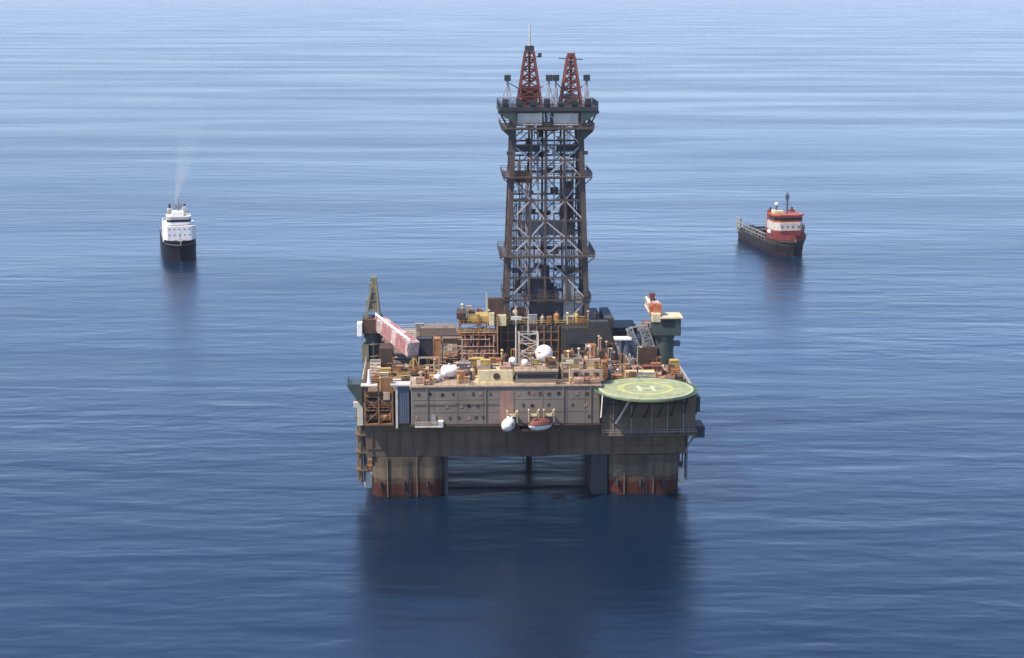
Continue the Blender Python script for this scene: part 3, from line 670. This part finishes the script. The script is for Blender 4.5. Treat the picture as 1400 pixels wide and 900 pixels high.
def skid(x, y, z):
    w, h = rnd.uniform(1.6, 3.4), rnd.uniform(1.4, 2.8)
    m = MB().bx(x-w/2, x+w/2, y-.8, y+.8, z, z+.25)
    for ex in (-1, 1):
        for ey in (-1, 1): m.bar((x+ex*(w/2-.1), y+ey*.7, z+.25), (x+ex*(w/2-.1), y+ey*.7, z+h), .14)
    for ey in (-1, 1): m.bar((x-w/2, y+ey*.7, z+h), (x+w/2, y+ey*.7, z+h), .14)
    for k in range(3):
        zz = z+.5+k*(h-.6)/3; m.tube((x-w/2+.15, y-.3+.3*k, zz), (x+w/2-.15, y-.3+.3*k, zz), .18, n=8)
    m.bx(x-w*.2, x+w*.15, y-.5, y+.4, z+.25, z+h*.6); return m, 'pump_skid'
def vent(x, y, z):
    h = rnd.uniform(0.8, 3.2); m = MB().tube((x, y, z), (x, y, z+h), .18, n=8).tube((x, y, z+h-.1), (x, y, z+h+.2), .42, .2, n=10); return m, 'mushroom_vent'
def lamp(x, y, z):
    h = rnd.uniform(3, 6); return MB().bar((x, y, z), (x, y, z+h), .15).bar((x, y, z+h), (x+.7, y-.4, z+h+.1), .1).bx(x+.4, x+1, y-.7, y-.1, z+h-.1, z+h+.15), 'deck_lamp'
PAL = ['tan2', 'tan2', 'rusty', 'rusty', 'rusty', 'brown', 'yellow', 'wht2', 'grey', 'orange', 'orange', 'cream', 'pink', 'brown']
def clutter(x0, x1, y0, y1, z, n, kinds, step=1.6):
    spots = []
    for k in range(n*6):
        if len(spots) >= n: break
        x, y = rnd.uniform(x0, x1), rnd.uniform(y0, y1)
        if all((x-a_)**2+(y-b_)**2 > step**2 for a_, b_ in spots):
            spots.append((x, y)); m, nm = rnd.choice(kinds)(x, y, z); m.build(nm, rnd.choice(PAL), rig)
ALL = [cabinet, cabinet, vessel, reel, skid, vent, skid, lamp]
clutter(-24.4, -19.6, -37.6, -30.2, 26.3, 9, [vent, cabinet, reel, vent])
clutter(-15.0, -11.8, -37.8, -30.4, 26.3, 8, [vent, cabinet, vessel])
clutter(-2.0, 6.4, -36.0, -30.4, 29.06, 10, [vent, cabinet, lamp], 1.2)
clutter(8.2, 16.4, -35.2, -34.6, 29.0, 3, [vent, cabinet])
clutter(8.3, 12.2, -34, -30, 31.2, 5, [vent, cabinet, lamp], 1.2)
clutter(13.2, 16.2, -33, -30, 30.8, 4, [vent, vessel], 1.0)
clutter(-10.2, -3.4, -35.4, -30.4, 29.9, 5, [vent, cabinet], 1.2)
clutter(6.4, 16.0, -38.2, -36.6, 26.3, 5, [vent, reel])
clutter(-34.5, -28.5, -34.0, -15, 24.35, 22, ALL)
clutter(-28.0, -15.0, -29.0, -16, 24.35, 32, ALL)
clutter(-15.0, -5.0, -28.5, -11, 24.35, 32, ALL)
clutter(-24.0, -15.0, -13, -2, 24.35, 18, ALL)
clutter(7.5, 22.0, -28.5, -13.5, 24.35, 34, ALL)
clutter(22.0, 35.5, -29.0, -12.5, 24.35, 26, ALL)
clutter(-5.0, 8.0, -27.5, -8.5, 24.35, 26, ALL)
clutter(-4.6, 19.0, -5.6, -4.2, 33.21, 14, [cabinet, vessel, skid, vent], 1.3)
clutter(-14.0, -6.0, -8.8, -7.6, 31.66, 5, [cabinet, vessel, reel], 1.3)
clutter(-13.8, -6.2, -8.6, -3, 36.0, 6, [cabinet, vent, reel], 1.5)
clutter(15.2, 21.6, -12.2, -9.2, 28.2, 6, [cabinet, vent, reel], 1.3)
clutter(-33.0, -16.0, 4, 34, 24.35, 14, ALL, 2.5)
clutter(21.0, 35.5, -4, 34, 24.35, 14, ALL, 2.5)
fr = MB()
for x0, y, z in ((-23.8, -20, 28.6), (-18.4, -14, 32.0)):
    fr.bar((x0, y, 24.35), (x0, y, z), 0.3).bar((x0+4.6, y, 24.35), (x0+4.6, y, z), 0.3).bar((x0, y, z), (x0+4.6, y, z), 0.35).bar((x0, y, z-2), (x0+4.6, y, z-2), 0.2).bar((x0, y, 24.4), (x0+4.6, y, z-2), 0.16)
fr.build('pipe_gantry', 'tan2', rig)
MB().bx(-19.4, -14.2, -9.5, -6, 29.6, 31.6).bx(-19.2, -18.7, -9.4, -8.9, 24.35, 29.6).bx(-14.9, -14.4, -9.4, -8.9, 24.35, 29.6).build('cable_bridge', 'brown', rig)
# davits for the two lifeboats
for x, z in ((-3.4, 20.2), (1.3, 20.4), (4.6, 20.4)):
    dvt = MB()
    for e in (-0.85, 0.85):
        dvt.bar((x+e, Y0-0.1, 19.6), (x+e*1.3, Y0-2.2, z+0.9), 0.3, 0.4); dvt.bar((x+e*1.3, Y0-2.2, z+0.9), (x+e*1.3, Y0-2.3, z-1.8), 0.12)
    dvt.bar((x-1.0, Y0-0.3, 19.6), (x+1.0, Y0-0.3, 19.6), 0.4, 0.5); dvt.build('davit', 'cream', acc)
MB().bx(-5.6, 7.0, Y0-0.9, Y0-0.5, 16.1, 16.5).build('boat_platform', 'brown', acc)

# ------------------------------------------------------------------ lifeboats hanging in the davits
def lifeboat(label, x, y, z, rz, L_, canopy, sc):
    t = thing('lifeboat', label, 'lifeboat', W(x, y, z), YAW + rz, 'enclosed lifeboats hanging on the rig front')
    def ringat(s, k):      # s along length -1..1
        f = (1-abs(s)**2.6)**0.55 if abs(s) < 1 else 0.0
        return f
    hullr, canr = [], []
    S = [-1, -0.92, -0.75, -0.5, -0.2, 0.1, 0.4, 0.68, 0.88, 0.97, 1]
    for s in S:
        f = max(0.03, ringat(s, 0)); xx = s*L_/2
        hullr.append([(xx, sc*f*math.cos(a), 0.45 + sc*1.05*max(f, .35)*math.sin(a)) for a in [math.pi + math.pi*i/8 for i in range(9)]])
        canr.append([(xx*0.97, sc*0.97*f*math.cos(a), 0.45 + sc*0.95*f*math.sin(a)) for a in [math.pi*i/8 for i in range(9)]])
    MB().loft(hullr).build('hull', 'white', t)
    MB().loft(canr).build('canopy', canopy, t)
    MB().bx(L_*0.12, L_*0.3, -sc*0.45, sc*0.45, sc*0.7, sc*1.35).build('cockpit', canopy, t, 0.08)
    fd = MB()
    for sy in (-1, 1): fd.bar((-L_*0.36, sy*sc*0.98, 0.45), (L_*0.36, sy*sc*0.98, 0.45), 0.14)
    fd.build('fender_strip', 'brown', t)
    for s in (-0.25, 0.0, 0.28):
        MB().bx(s*L_-0.22, s*L_+0.22, -sc*0.97, -sc*0.85, 0.75, 1.05).build('window', 'glass', t)
    return t
lifeboat('white enclosed lifeboat seen end on under the left davit, beside the red-brown panel', -4.2, Y0-2.4, 17.7, R(72), 5.4, 'white', 1.4)
lifeboat('red and white enclosed lifeboat hanging broadside, right of the white lifeboat', 2.8, Y0-2.4, 17.7, R(205), 5.8, 'rustred', 1.35)
MB_ = None

# ------------------------------------------------------------------ loose things on deck
def container(label, x, y, z, sx, sy, sz, mat, rz=0, doors=True, name='shipping_container', cat='container', group='containers on the rig deck'):
    t = thing(name, label, cat, W(x, y, z), YAW+R(rz), group)
    b = MB().bx(-sx/2+.06, sx/2-.06, -sy/2+.06, sy/2-.06, 0.1, sz-.06)
    n = max(3, int(sx/0.45))
    for k in range(n):
        xx = -sx/2+0.2+(sx-0.4)*k/(n-1); b.bx(xx-0.08, xx+0.08, -sy/2, -sy/2+0.06, 0.15, sz-0.15)
    b.build('body', mat, t)
    f = MB()
    for ax in (-1, 1):
        for ay in (-1, 1): f.bx(ax*(sx/2)-0.09, ax*(sx/2)+0.09, ay*(sy/2)-0.09, ay*(sy/2)+0.09, 0, sz)
    for zz in (0.09, sz-0.09):
        for ay in (-1, 1): f.bx(-sx/2+.09, sx/2-.09, ay*sy/2-0.08, ay*sy/2+0.08, zz-0.085, zz+0.085)
    f.build('frame', mat, t)
    if doors: MB().bx(sx/2-0.05, sx/2+0.05, -sy/2+0.2, sy/2-0.2, 0.25, sz-0.25).build('door', mat, t)
    return t
DZ = 24.36
container('long cream container lying directly behind the green helideck', 26.2, -25.5, DZ, 6.6, 2.4, 1.9, 'cream')
container('red container left of the orange tool box, beside the right crane pedestal', 29.6, -20.4, DZ, 4.2, 2.4, 2.1, 'rustred')
container('salmon pink container left of the red container behind the helideck', 24.6, -20.6, DZ, 3.8, 2.4, 2.0, 'pink')
container('ochre orange tool box at the foot of the right crane pedestal', 35.2, -16.0, DZ, 2.0, 1.8, 2.4, 'yellow', name='tool_box', cat='tool box')
container('dark brown container lying low at the deck edge under the red and white boom', -22.2, -27.5, DZ, 6.2, 2.5, 2.4, 'brown', 4)
container('tall orange brown container standing on end right of the dark rack', -19.6, -14.6, DZ, 1.6, 2.4, 7.8, 'orange', doors=False)
container('tall black tank rack beside the end of the red and white boom', -22.4, -13.4, DZ, 3.6, 2.4, 7.6, 'dark', doors=False)
container('pink brown container stacked on the roof right of the large white radome', 11.0, -26.5, DZ, 5.0, 2.5, 4.6, 'pink')
container('rusty container standing right of the salmon roof container by the charcoal wall', 16.4, -24.6, DZ, 4.6, 2.5, 4.2, 'orange')
container('small grey container in front of the brown process tower', -13.5, -18, DZ, 3.2, 2.3, 2.6, 'grey')
container('rust brown container behind the cream generator house', -8.0, -22, DZ, 5.0, 2.4, 3.2, 'rusty')
container('ochre container wedged between grey container and process tower foot', -10.6, -14, DZ, 3.6, 2.2, 2.8, 'yellow')
def tank(label, x, y, z, L_, r_, rz):
    t = thing('storage_tank', label, 'tank', W(x, y, z), YAW+R(rz), 'white tanks at the deck edge')
    rr = []
    for s, f in ((-1, .02), (-.97, .55), (-.88, .88), (-.75, 1), (.75, 1), (.88, .88), (.97, .55), (1, .02)):
        rr.append([(s*L_/2, r_*f*math.cos(2*math.pi*i/20), r_+0.3+r_*f*math.sin(2*math.pi*i/20)) for i in range(20)])
    MB().loft(rr, True).build('shell', 'white', t)
    c = MB()
    for s in (-.5, .5): c.bx(s*L_/2-0.15, s*L_/2+0.15, -r_*0.8, r_*0.8, 0, 0.3+r_*0.5)
    c.build('cradle', 'grey', t)
    MB().tube((0, 0, 2*r_+.25), (0, 0, 2*r_+0.7), 0.3, n=12).build('hatch', 'wht2', t)
tank('large white tank standing on the roof left of the cream generator house', -16.9, -31.5, 26.31, 3.6, 1.35, 20)
tank('small white tank at the left foot of the large white tank', -19.3, -34.2, 26.31, 2.2, 0.7, 60)
def pipes(label, x, y, z, L_, n, mat, rz):
    t = thing('pipe_bundle', label, 'pipe bundle', W(x, y, z), YAW+R(rz), 'pipe bundles on deck')
    p = MB()
    for r_ in range(3):
        for k in range(n-r_): p.tube((-L_/2+rnd.uniform(-.2,.2), (k-(n-r_)/2)*0.52+.26, 0.5+r_*0.45), (L_/2+rnd.uniform(-.2,.2), (k-(n-r_)/2)*0.52+.26, 0.5+r_*0.45), 0.24, n=8)
    p.build('pipes', mat, t)
    s = MB()
    for e in (-.35, .35): s.bx(e*L_-0.12, e*L_+0.12, -n*0.27, n*0.27, 0, 0.24)
    s.build('bearer', 'rusty', t)
pipes('bundle of dark rusty pipe beside the dark brown container on the left deck edge', -27.6, -29.5, DZ, 6.0, 6, 'brown', 25)
pipes('bundle of tan pipe lying behind the white tanks', -17.0, -24.0, DZ, 7.5, 7, 'tan2', 5)

# ------------------------------------------------------------------ supply ships
def ship_hull(L_, B_, fore, aft, zb):
    """stations from bow (-y) to stern; returns rings keel->deck on both sides"""
    st = [(-0.5, .04, .02, fore), (-0.485, .30, .10, fore), (-0.45, .62, .34, fore*0.985), (-0.40, .86, .62, fore*0.97), (-0.33, .98, .86, fore*0.95),
          (-0.22, 1, .98, fore*0.93), (-0.215, 1, .98, aft), (0, 1, 1, aft), (0.3, 1, 1, aft), (0.44, .98, .95, aft*1.02), (0.5, .94, .86, aft*1.05)]
    rings = []
    for t, bd, bw, zt in st:
        h = B_/2; y = t*L_; rake = 0 if t > -0.4 else (-t-0.4)/0.1*2.2
        prof = [(0, zb), (bw*h*0.8, zb), (bw*h, 0.2), ((bw+(bd-bw)*0.45)*h, zt*0.55), (bd*h, zt)]
        yk = lambda z: y + (rake*(1-z/zt) if t < -0.4 else 0)
        rings.append([(-x, yk(z), z) for x, z in reversed(prof)] + [(x, yk(z), z) for x, z in prof[1:]])
    return rings

def ship_base(t, L_, B_, fore, aft, mat):
    rg = ship_hull(L_, B_, fore, aft, -3)
    m = MB().loft(rg, False, True); m.add(rg[-1], [tuple(range(len(rg[-1])))])
    h = m.build('hull', mat, t)
    dk_ = MB()
    dk_.bx(-B_/2+0.15, B_/2-0.15, -0.216*L_, 0.492*L_, aft-1.3, aft-1.1)
    fpts = [(-r[0][0]*-1+0.12, r[0][1]) for r in rg[:6]]
    dk_.prism([(r[0][0]*0.97, r[0][1]+0.1) for r in rg[:6]][::-1] + [(-r[0][0]*0.97, r[0][1]+0.1) for r in rg[:6]], fore*0.93-1.3, fore*0.93-1.1)
    dk_.build('deck', 'wood', t)
    return h

# white-fronted ship at the left, seen bow on
b1 = (-137.0, 704.0); a1 = math.atan2(137.0, 704.0) + R(2.0)
L1, B1 = 62, 14.2
s = thing('supply_ship', 'white-fronted supply ship with dark navy hull, bow on, smoking from its funnel', 'ship',
          (b1[0]-math.sin(a1)*L1/2, b1[1]+math.cos(a1)*L1/2, 0), a1, 'supply ships beside the rig')
ship_base(s, L1, B1, 8.6, 5.2, 'navy')
ho = MB().prism([(-6.6, -19), (6.6, -19), (6.6, -6), (-6.6, -6)], 7.2, 14.2).build('deckhouse', 'white', s, 0.25)
fr1 = MB().prism([(-6.9, -21.5), (-5.0, -23.2), (5.0, -23.2), (6.9, -21.5), (6.9, -18.8), (-6.9, -18.8)], 7.2, 13.8).build('front_house', 'white', s, 0.2)
for x in (-4.2, -2.1, 0, 2.1, 4.2):
    for z in (10.2, 12.6):
        MB().bx(x-0.3, x+0.3, -23.27, -23.18, z-0.28, z+0.28).build('window', 'grey', fr1)
whl = MB().prism([(-4.9, -20.2), (-3.6, -21.6), (3.6, -21.6), (4.9, -20.2), (4.9, -12), (-4.9, -12)], 14.2, 17.2).build('wheelhouse', 'white', s, 0.15)
MB().prism([(-5.0, -20.25), (-3.65, -21.7), (3.65, -21.7), (5.0, -20.25), (5.0, -13), (-5.0, -13)], 15.3, 16.3).build('window_band', 'glass', whl)
MB().prism([(-5.2, -20.5), (-3.9, -22.0), (3.9, -22.0), (5.2, -20.5), (5.2, -11.5), (-5.2, -11.5)], 17.2, 17.55).build('roof', 'wht2', whl)
MB().bx(-2.6, 2.2, -19, -13, 17.55, 19.2).build('top_house', 'white', s, 0.1)
ms = MB().tube((0.2, -16, 17.7), (0.2, -16, 25), 0.3, 0.14).bar((-2.2, -16, 22.4), (2.6, -16, 22.4), 0.22).bar((-1.4, -16, 20.6), (1.8, -16, 20.6), 0.3)
ms.bx(-1.6, 1.9, -16.4, -15.6, 21.0, 21.9); ms.build('mast', 'grey', s)
MB().dome((2.6, -15, 20.4), 0.8).build('radome', 'white', s)
for x in (-3.2, 3.0):
    fo = MB().bx(x-1.0, x+1.0, -9, -5.5, 14.2, 19.4).build('funnel', 'wht2', s, 0.2)
    MB().tube((x, -7.2, 19.4), (x, -7.2, 21.2), 0.5, n=12).build('exhaust', 'dark', fo)
MB().rail([(-6.4, -20, 14.2), (-6.4, -6.2, 14.2), (6.4, -6.2, 14.2)], 1.1, 1.6, 0.06).build('handrail', 'white', s)
bw = MB().tube((0, -28.5, 7.0), (0, -28.5, 11.5), 0.14); bw.bx(-2.5, -1.0, -26.5, -25, 7.0, 8.4).bx(1.0, 2.5, -26.5, -25, 7.0, 8.4); bw.build('windlass', 'grey', s)
cg = MB()
for x in (-6.6, 6.6):
    for k in range(8): cg.bar((x, -4+k*4, 4.1), (x, -4+k*4, 7.0), 0.25)
    cg.bar((x, -5, 7.0), (x, 25, 7.0), 0.3)
cg.build('cargo_rail', 'grey', s)
ship_left = s

# red-topped ship at the right, quartering bow on
ax2 = Vector((-9.6, 56)).normalized(); a2 = math.atan2(-ax2.x, ax2.y)
L2, B2 = 60, 15.2
bow = Vector((119.5, 717.0)); cen = bow + ax2*L2/2
s = thing('supply_ship', 'dark-hulled supply ship with red wheelhouse top and long open cargo deck', 'ship', (cen.x, cen.y, 0), a2, 'supply ships beside the rig')
ship_base(s, L2, B2, 8.0, 4.6, 'black')
bu = MB(); rg = ship_hull(L2, B2, 8.0, 4.6, -3)
for sx in (0, -1):
    a_ = [r[sx] for r in rg[:6]]
    bu.loft([[(p[0], p[1], p[2]-1.2) for p in a_], [(p[0]*1.02, p[1]-0.12, p[2]+1.1) for p in a_], [(p[0]*0.97, p[1]+0.12, p[2]+1.1) for p in a_], [(p[0]*0.97, p[1]+0.12, p[2]-1.2) for p in a_]], False, False)
bu.build('bulwark', 'maroon', s)
MB().prism([(-6.6, -21.5), (-4.6, -23.4), (4.6, -23.4), (6.6, -21.5), (6.6, -10), (-6.6, -10)], 6.4, 10.2).build('lower_house', 'maroon', s, 0.15)
dh = MB().prism([(-6.4, -20.6), (-4.4, -22.4), (4.4, -22.4), (6.4, -20.6), (6.4, -10.4), (-6.4, -10.4)], 10.2, 13.4).build('deckhouse', 'wht2', s, 0.15)
for x in (-3.6, -1.2, 1.2, 3.6): MB().bx(x-0.35, x+0.35, -22.47, -22.38, 11.4, 12.1).build('window', 'port', dh)
wh2 = MB().prism([(-6.2, -19.4), (-4.0, -21.0), (4.0, -21.0), (6.2, -19.4), (6.2, -12), (-6.2, -12)], 13.4, 16.2).build('wheelhouse', 'shipred', s, 0.12)
MB().prism([(-6.3, -19.45), (-4.05, -21.1), (4.05, -21.1), (6.3, -19.45), (6.3, -12.5), (-6.3, -12.5)], 14.3, 15.4).build('window_band', 'glass', wh2)
MB().prism([(-6.9, -19.8), (-4.4, -21.6), (4.4, -21.6), (6.9, -19.8), (6.9, -11.4), (-6.9, -11.4)], 16.2, 16.75).build('roof', 'shipred', wh2)
MB().bx(-5.4, -1.4, -17, -12.4, 16.75, 18.0).build('top_house', 'cream', s, 0.1)
MB().tube((0.6, -15.5, 16.75), (0.6, -15.5, 25.6), 0.55, 0.35, n=10).bar((-1.2, -15.5, 20.6), (2.2, -15.5, 20.6), 0.25).bx(-0.2, 1.4, -16, -15, 22.6, 24.6).build('mast', 'bluegrey', s)
MB().tube((-3.6, -14, 18.0), (-3.6, -14, 20.0), 0.5, n=10).build('mast_pedestal', 'bluegrey', s)
MB().dome((-3.6, -14, 20.6), 0.8).build('radome', 'white', s)
for x in (-4.8, 4.8):
    fo = MB().bx(x-1.0, x+1.0, -11, -8, 10.2, 17.6).build('funnel', 'maroon', s, 0.15); MB().tube((x, -9.5, 17.6), (x, -9.5, 18.6), 0.45, n=10).build('exhaust', 'dark', fo)
MB().bx(5.2, 7.0, -21.5, -19.2, 10.3, 12.6).build('rescue_boat', 'olive', s, 0.4)
MB().bx(-7.2, -5.6, -16.5, -13.2, 8.2, 9.9).build('life_raft', 'white', s, 0.4)
cg = MB()
for x in (-7.2, 7.2):
    for k in range(10): cg.bar((x, -10+k*4.4, 3.4), (x, -10+k*4.4, 7.4), 0.3)
    cg.bar((x, -11, 7.4), (x, 30, 7.4), 0.35); cg.bar((x, -11, 5.8), (x, 30, 5.8), 0.25)
cg.bx(-7.2, -6.4, 26, 31.5, 3.4, 9.4).bx(6.4, 7.2, 26, 31.5, 3.4, 9.4)
cg.build('cargo_rail', 'grey', s)
MS2 = Matrix.Translation((cen.x, cen.y, 0)) @ Matrix.Rotation(a2, 4, 'Z')
def on_ship(label, x, y, sx, sy, sz, mat):
    t = container(label, 0, 0, 0, sx, sy, sz, mat, group='cargo on the right ship')
    t.location = MS2 @ Vector((x, y, 3.51)); t.rotation_euler = (0, 0, a2)
on_ship('dark blue cargo container nearest the stern of the red-topped ship', -3.6, 23, 2.6, 6.0, 3.4, 'bluegrey')
on_ship('black cargo container right behind the house of the red-topped ship', -3.8, 2, 2.6, 6.0, 4.2, 'dark')
on_ship('brown cargo container amidships on the red-topped ship', -3.2, 12.5, 2.6, 5.0, 2.6, 'brown')
on_ship('tan cargo container on the far side of the red-topped ship', 3.2, 8, 2.6, 6.0, 2.8, 'tan')

# ------------------------------------------------------------------ smoke from the left ship's funnel
sm = MB(); rings = []
fx, fy = ship_left.location.x + 1.0, ship_left.location.y - 7
for k in range(15):
    t = k/14; r_ = 0.7 + 9.5*t**0.9; c = Vector((fx + 8.5*t**1.1, fy + 10*t, 21.5 + 42*t))
    rings.append([(c.x + r_*math.cos(2*math.pi*i/16), c.y + r_*math.sin(2*math.pi*i/16), c.z) for i in range(16)])
sm.loft(rings, True, True)
sm.add(rings[0], [tuple(range(15,-1,-1))]); sm.add(rings[-1], [tuple(range(16))])
mt = bpy.data.materials.new('smoke'); nt, N, L = nodes_of(mt)
out = N.new('ShaderNodeOutputMaterial'); pv_ = N.new('ShaderNodeVolumePrincipled'); L.new(pv_.outputs[0], out.inputs['Volume'])
pv_.inputs['Color'].default_value = (0.85, 0.85, 0.88, 1); pv_.inputs['Anisotropy'].default_value = 0.2
geo = N.new('ShaderNodeNewGeometry'); sep = N.new('ShaderNodeSeparateXYZ'); L.new(geo.outputs['Position'], sep.inputs[0])
def mth(op, a_, b_=None, c_=None):
    m = N.new('ShaderNodeMath'); m.operation = op
    for k, v in enumerate((a_, b_, c_)):
        if v is None: continue
        if isinstance(v, (int, float)): m.inputs[k].default_value = v
        else: L.new(v, m.inputs[k])
    return m.outputs[0]
tz = mth('MULTIPLY_ADD', sep.outputs['Z'], 1/42, -21.5/42)
rr_ = mth('MULTIPLY_ADD', tz, 9.0, 0.7)
ex_ = mth('DIVIDE', mth('SUBTRACT', sep.outputs['X'], mth('MULTIPLY_ADD', tz, 8.5, fx)), rr_)
ey_ = mth('DIVIDE', mth('SUBTRACT', sep.outputs['Y'], mth('MULTIPLY_ADD', tz, 10.0, fy)), rr_)
fall = mth('MAXIMUM', mth('SUBTRACT', 1.0, mth('ADD', mth('MULTIPLY', ex_, ex_), mth('MULTIPLY', ey_, ey_))), 0.0)
fade = mth('POWER', mth('MAXIMUM', mth('SUBTRACT', 1.0, tz), 0.0), 1.8)
nz = N.new('ShaderNodeTexNoise'); nz.inputs['Scale'].default_value = 0.16; nz.inputs['Detail'].default_value = 4; L.new(geo.outputs['Position'], nz.inputs['Vector'])
m2 = N.new('ShaderNodeMapRange'); m2.inputs[1].default_value = 0.36; m2.inputs[2].default_value = 0.66; m2.inputs[3].default_value = 0.3; m2.inputs[4].default_value = 1.4; L.new(nz.outputs['Fac'], m2.inputs[0])
dens = mth('MULTIPLY', mth('DIVIDE', mth('MULTIPLY', mth('MULTIPLY', fall, fade), m2.outputs[0]), rr_), 0.6)
L.new(dens, pv_.inputs['Density'])
so = sm.build('smoke_plume', mt)
import bmesh
bm_s = bmesh.new(); bm_s.from_mesh(so.data); bmesh.ops.remove_doubles(bm_s, verts=bm_s.verts, dist=0.001)
bmesh.ops.recalc_face_normals(bm_s, faces=bm_s.faces); bm_s.to_mesh(so.data); bm_s.free()
so['label'] = 'pale thin smoke plume rising from the white-fronted ship'; so['category'] = 'smoke'; so['kind'] = 'stuff'

# ------------------------------------------------------------------ sea
E_ = 30000.0
sea = MB(); sea.add([(-E_, -2000, 0), (E_, -2000, 0), (E_, E_, 0), (-E_, E_, 0)], [(0,1,2,3)])
wm = bpy.data.materials.new('sea_water'); nt, N, L = nodes_of(wm)
out = N.new('ShaderNodeOutputMaterial'); bs = N.new('ShaderNodeBsdfPrincipled'); L.new(bs.outputs[0], out.inputs[0])
bs.inputs['Base Color'].default_value = (0.002, 0.0105, 0.026, 1)
bs.inputs['IOR'].default_value = 1.42
geo = N.new('ShaderNodeNewGeometry')
def wave(sx, sy, amp, detail=2.0, rot=0.0, rough=0.5, dist=0.0):
    mp = N.new('ShaderNodeMapping'); mp.inputs['Scale'].default_value = (1/sx, 1/sy, 1); mp.inputs['Rotation'].default_value = (0, 0, rot)
    L.new(geo.outputs['Position'], mp.inputs['Vector'])
    n = N.new('ShaderNodeTexNoise'); n.inputs['Scale'].default_value = 1; n.inputs['Detail'].default_value = detail
    n.inputs['Roughness'].default_value = rough; n.inputs['Distortion'].default_value = dist
    L.new(mp.outputs[0], n.inputs['Vector'])
    m = N.new('ShaderNodeMath'); m.operation = 'MULTIPLY'; m.inputs[1].default_value = amp
    L.new(n.outputs['Fac'], m.inputs[0]); return m.outputs[0]
def add(a, b):
    m = N.new('ShaderNodeMath'); m.operation = 'ADD'; L.new(a, m.inputs[0]); L.new(b, m.inputs[1]); return m.outputs[0]
gust = N.new('ShaderNodeMapRange'); gust.inputs[1].default_value = 0.36; gust.inputs[2].default_value = 0.64
gust.inputs[3].default_value = 0.35; gust.inputs[4].default_value = 1.25
L.new(wave(620, 210, 1.0, 3, R(5), 0.55, 0.5), gust.inputs[0])      # patches of breeze and calm
hgt = wave(330, 95, 0.45, 1, R(3))
hgt = add(hgt, wave(85, 26, 0.38, 2, R(-4), 0.45, 0.3))
chop = add(wave(36, 10, 0.42, 2, R(3), 0.45, 0.3), wave(14, 6.5, 0.19, 2, R(-14), 0.5, 0.4))
chop = add(chop, wave(4.5, 2.6, 0.05, 1, R(18)))
gm = N.new('ShaderNodeMath'); gm.operation = 'MULTIPLY'; L.new(chop, gm.inputs[0]); L.new(gust.outputs[0], gm.inputs[1])
hgt = add(hgt, gm.outputs[0])
bp = N.new('ShaderNodeBump'); bp.inputs['Strength'].default_value = 1.0; bp.inputs['Distance'].default_value = 1.0
L.new(hgt, bp.inputs['Height']); L.new(bp.outputs[0], bs.inputs['Normal'])
# wind slicks: patches of smoother and rougher water
sl = wave(420, 95, 1.0, 4, R(3), 0.55, 0.4)
mr = N.new('ShaderNodeMapRange'); mr.inputs[1].default_value = 0.35; mr.inputs[2].default_value = 0.65; mr.inputs[3].default_value = 0.22; mr.inputs[4].default_value = 0.29
L.new(sl, mr.inputs[0]); L.new(mr.outputs[0], bs.inputs['Roughness'])
seao = sea.build('sea', wm); seao['kind'] = 'structure'; seao['label'] = 'calm rippled blue sea reaching to the horizon'

# ------------------------------------------------------------------ air
hz = MB().bx(-E_-50, E_+50, -2050, E_+50, -7, 135)
hmat = bpy.data.materials.new('haze'); nt, N, L = nodes_of(hmat)
out = N.new('ShaderNodeOutputMaterial'); hv = N.new('ShaderNodeVolumePrincipled'); L.new(hv.outputs[0], out.inputs['Volume'])
hv.inputs['Color'].default_value = (0.80, 0.84, 1.0, 1); hv.inputs['Density'].default_value = 3.2e-5; hv.inputs['Anisotropy'].default_value = 0.1
hzo = hz.build('haze', hmat); hzo['kind'] = 'stuff'; hzo['label'] = 'thin bluish sea haze paling the far water'; hzo['category'] = 'haze'

# ------------------------------------------------------------------ light, sky, camera
EL, AZ = 55.0, 61.0     # sun high, 55 degrees to the left of the viewer's back
S = Vector((-math.sin(R(AZ))*math.cos(R(EL)), -math.cos(R(AZ))*math.cos(R(EL)), math.sin(R(EL))))
ld = bpy.data.lights.new('sun', 'SUN'); ld.energy = 3.9; ld.angle = R(0.53); ld.color = (1.0, 0.88, 0.71)
lo = bpy.data.objects.new('sun', ld); COL.objects.link(lo); lo.rotation_euler = (-S).to_track_quat('-Z', 'Y').to_euler(); lo.location = (0, 0, 300)
wd = bpy.data.worlds.new('World'); scene.world = wd; wd.use_nodes = True
wn = wd.node_tree.nodes; wl = wd.node_tree.links
bg = wn['Background']; sky = wn.new('ShaderNodeTexSky'); sky.sky_type = 'NISHITA'; sky.sun_disc = False
sky.sun_elevation = R(EL); sky.sun_rotation = math.atan2(S.x, S.y) % (2*math.pi); sky.altitude = 0
sky.air_density = 1.0; sky.dust_density = 0.2; sky.ozone_density = 1.6
tint = wn.new('ShaderNodeMix'); tint.data_type = 'RGBA'; tint.blend_type = 'MULTIPLY'; tint.inputs[0].default_value = 1
tint.inputs[7].default_value = (0.86, 0.905, 1.075, 1); wl.new(sky.outputs[0], tint.inputs[6]); wl.new(tint.outputs[2], bg.inputs[0]); bg.inputs[1].default_value = 0.14

cam = bpy.data.cameras.new('camera'); co = bpy.data.objects.new('camera', cam); COL.objects.link(co)
co.location = (0, 0, 111.0); co.rotation_euler = (R(90-11.2), 0, 0)
cam.sensor_width = 36; cam.lens = 36*2350/1400; cam.clip_start = 1; cam.clip_end = 150000
scene.camera = co
scene.view_settings.view_transform = 'Standard'; scene.view_settings.look = 'None'
scene.view_settings.exposure = 1.0; scene.view_settings.gamma = 1; scene.view_settings.use_curve_mapping = False
scene.cycles.max_bounces = 8; scene.cycles.volume_step_rate = 1.0
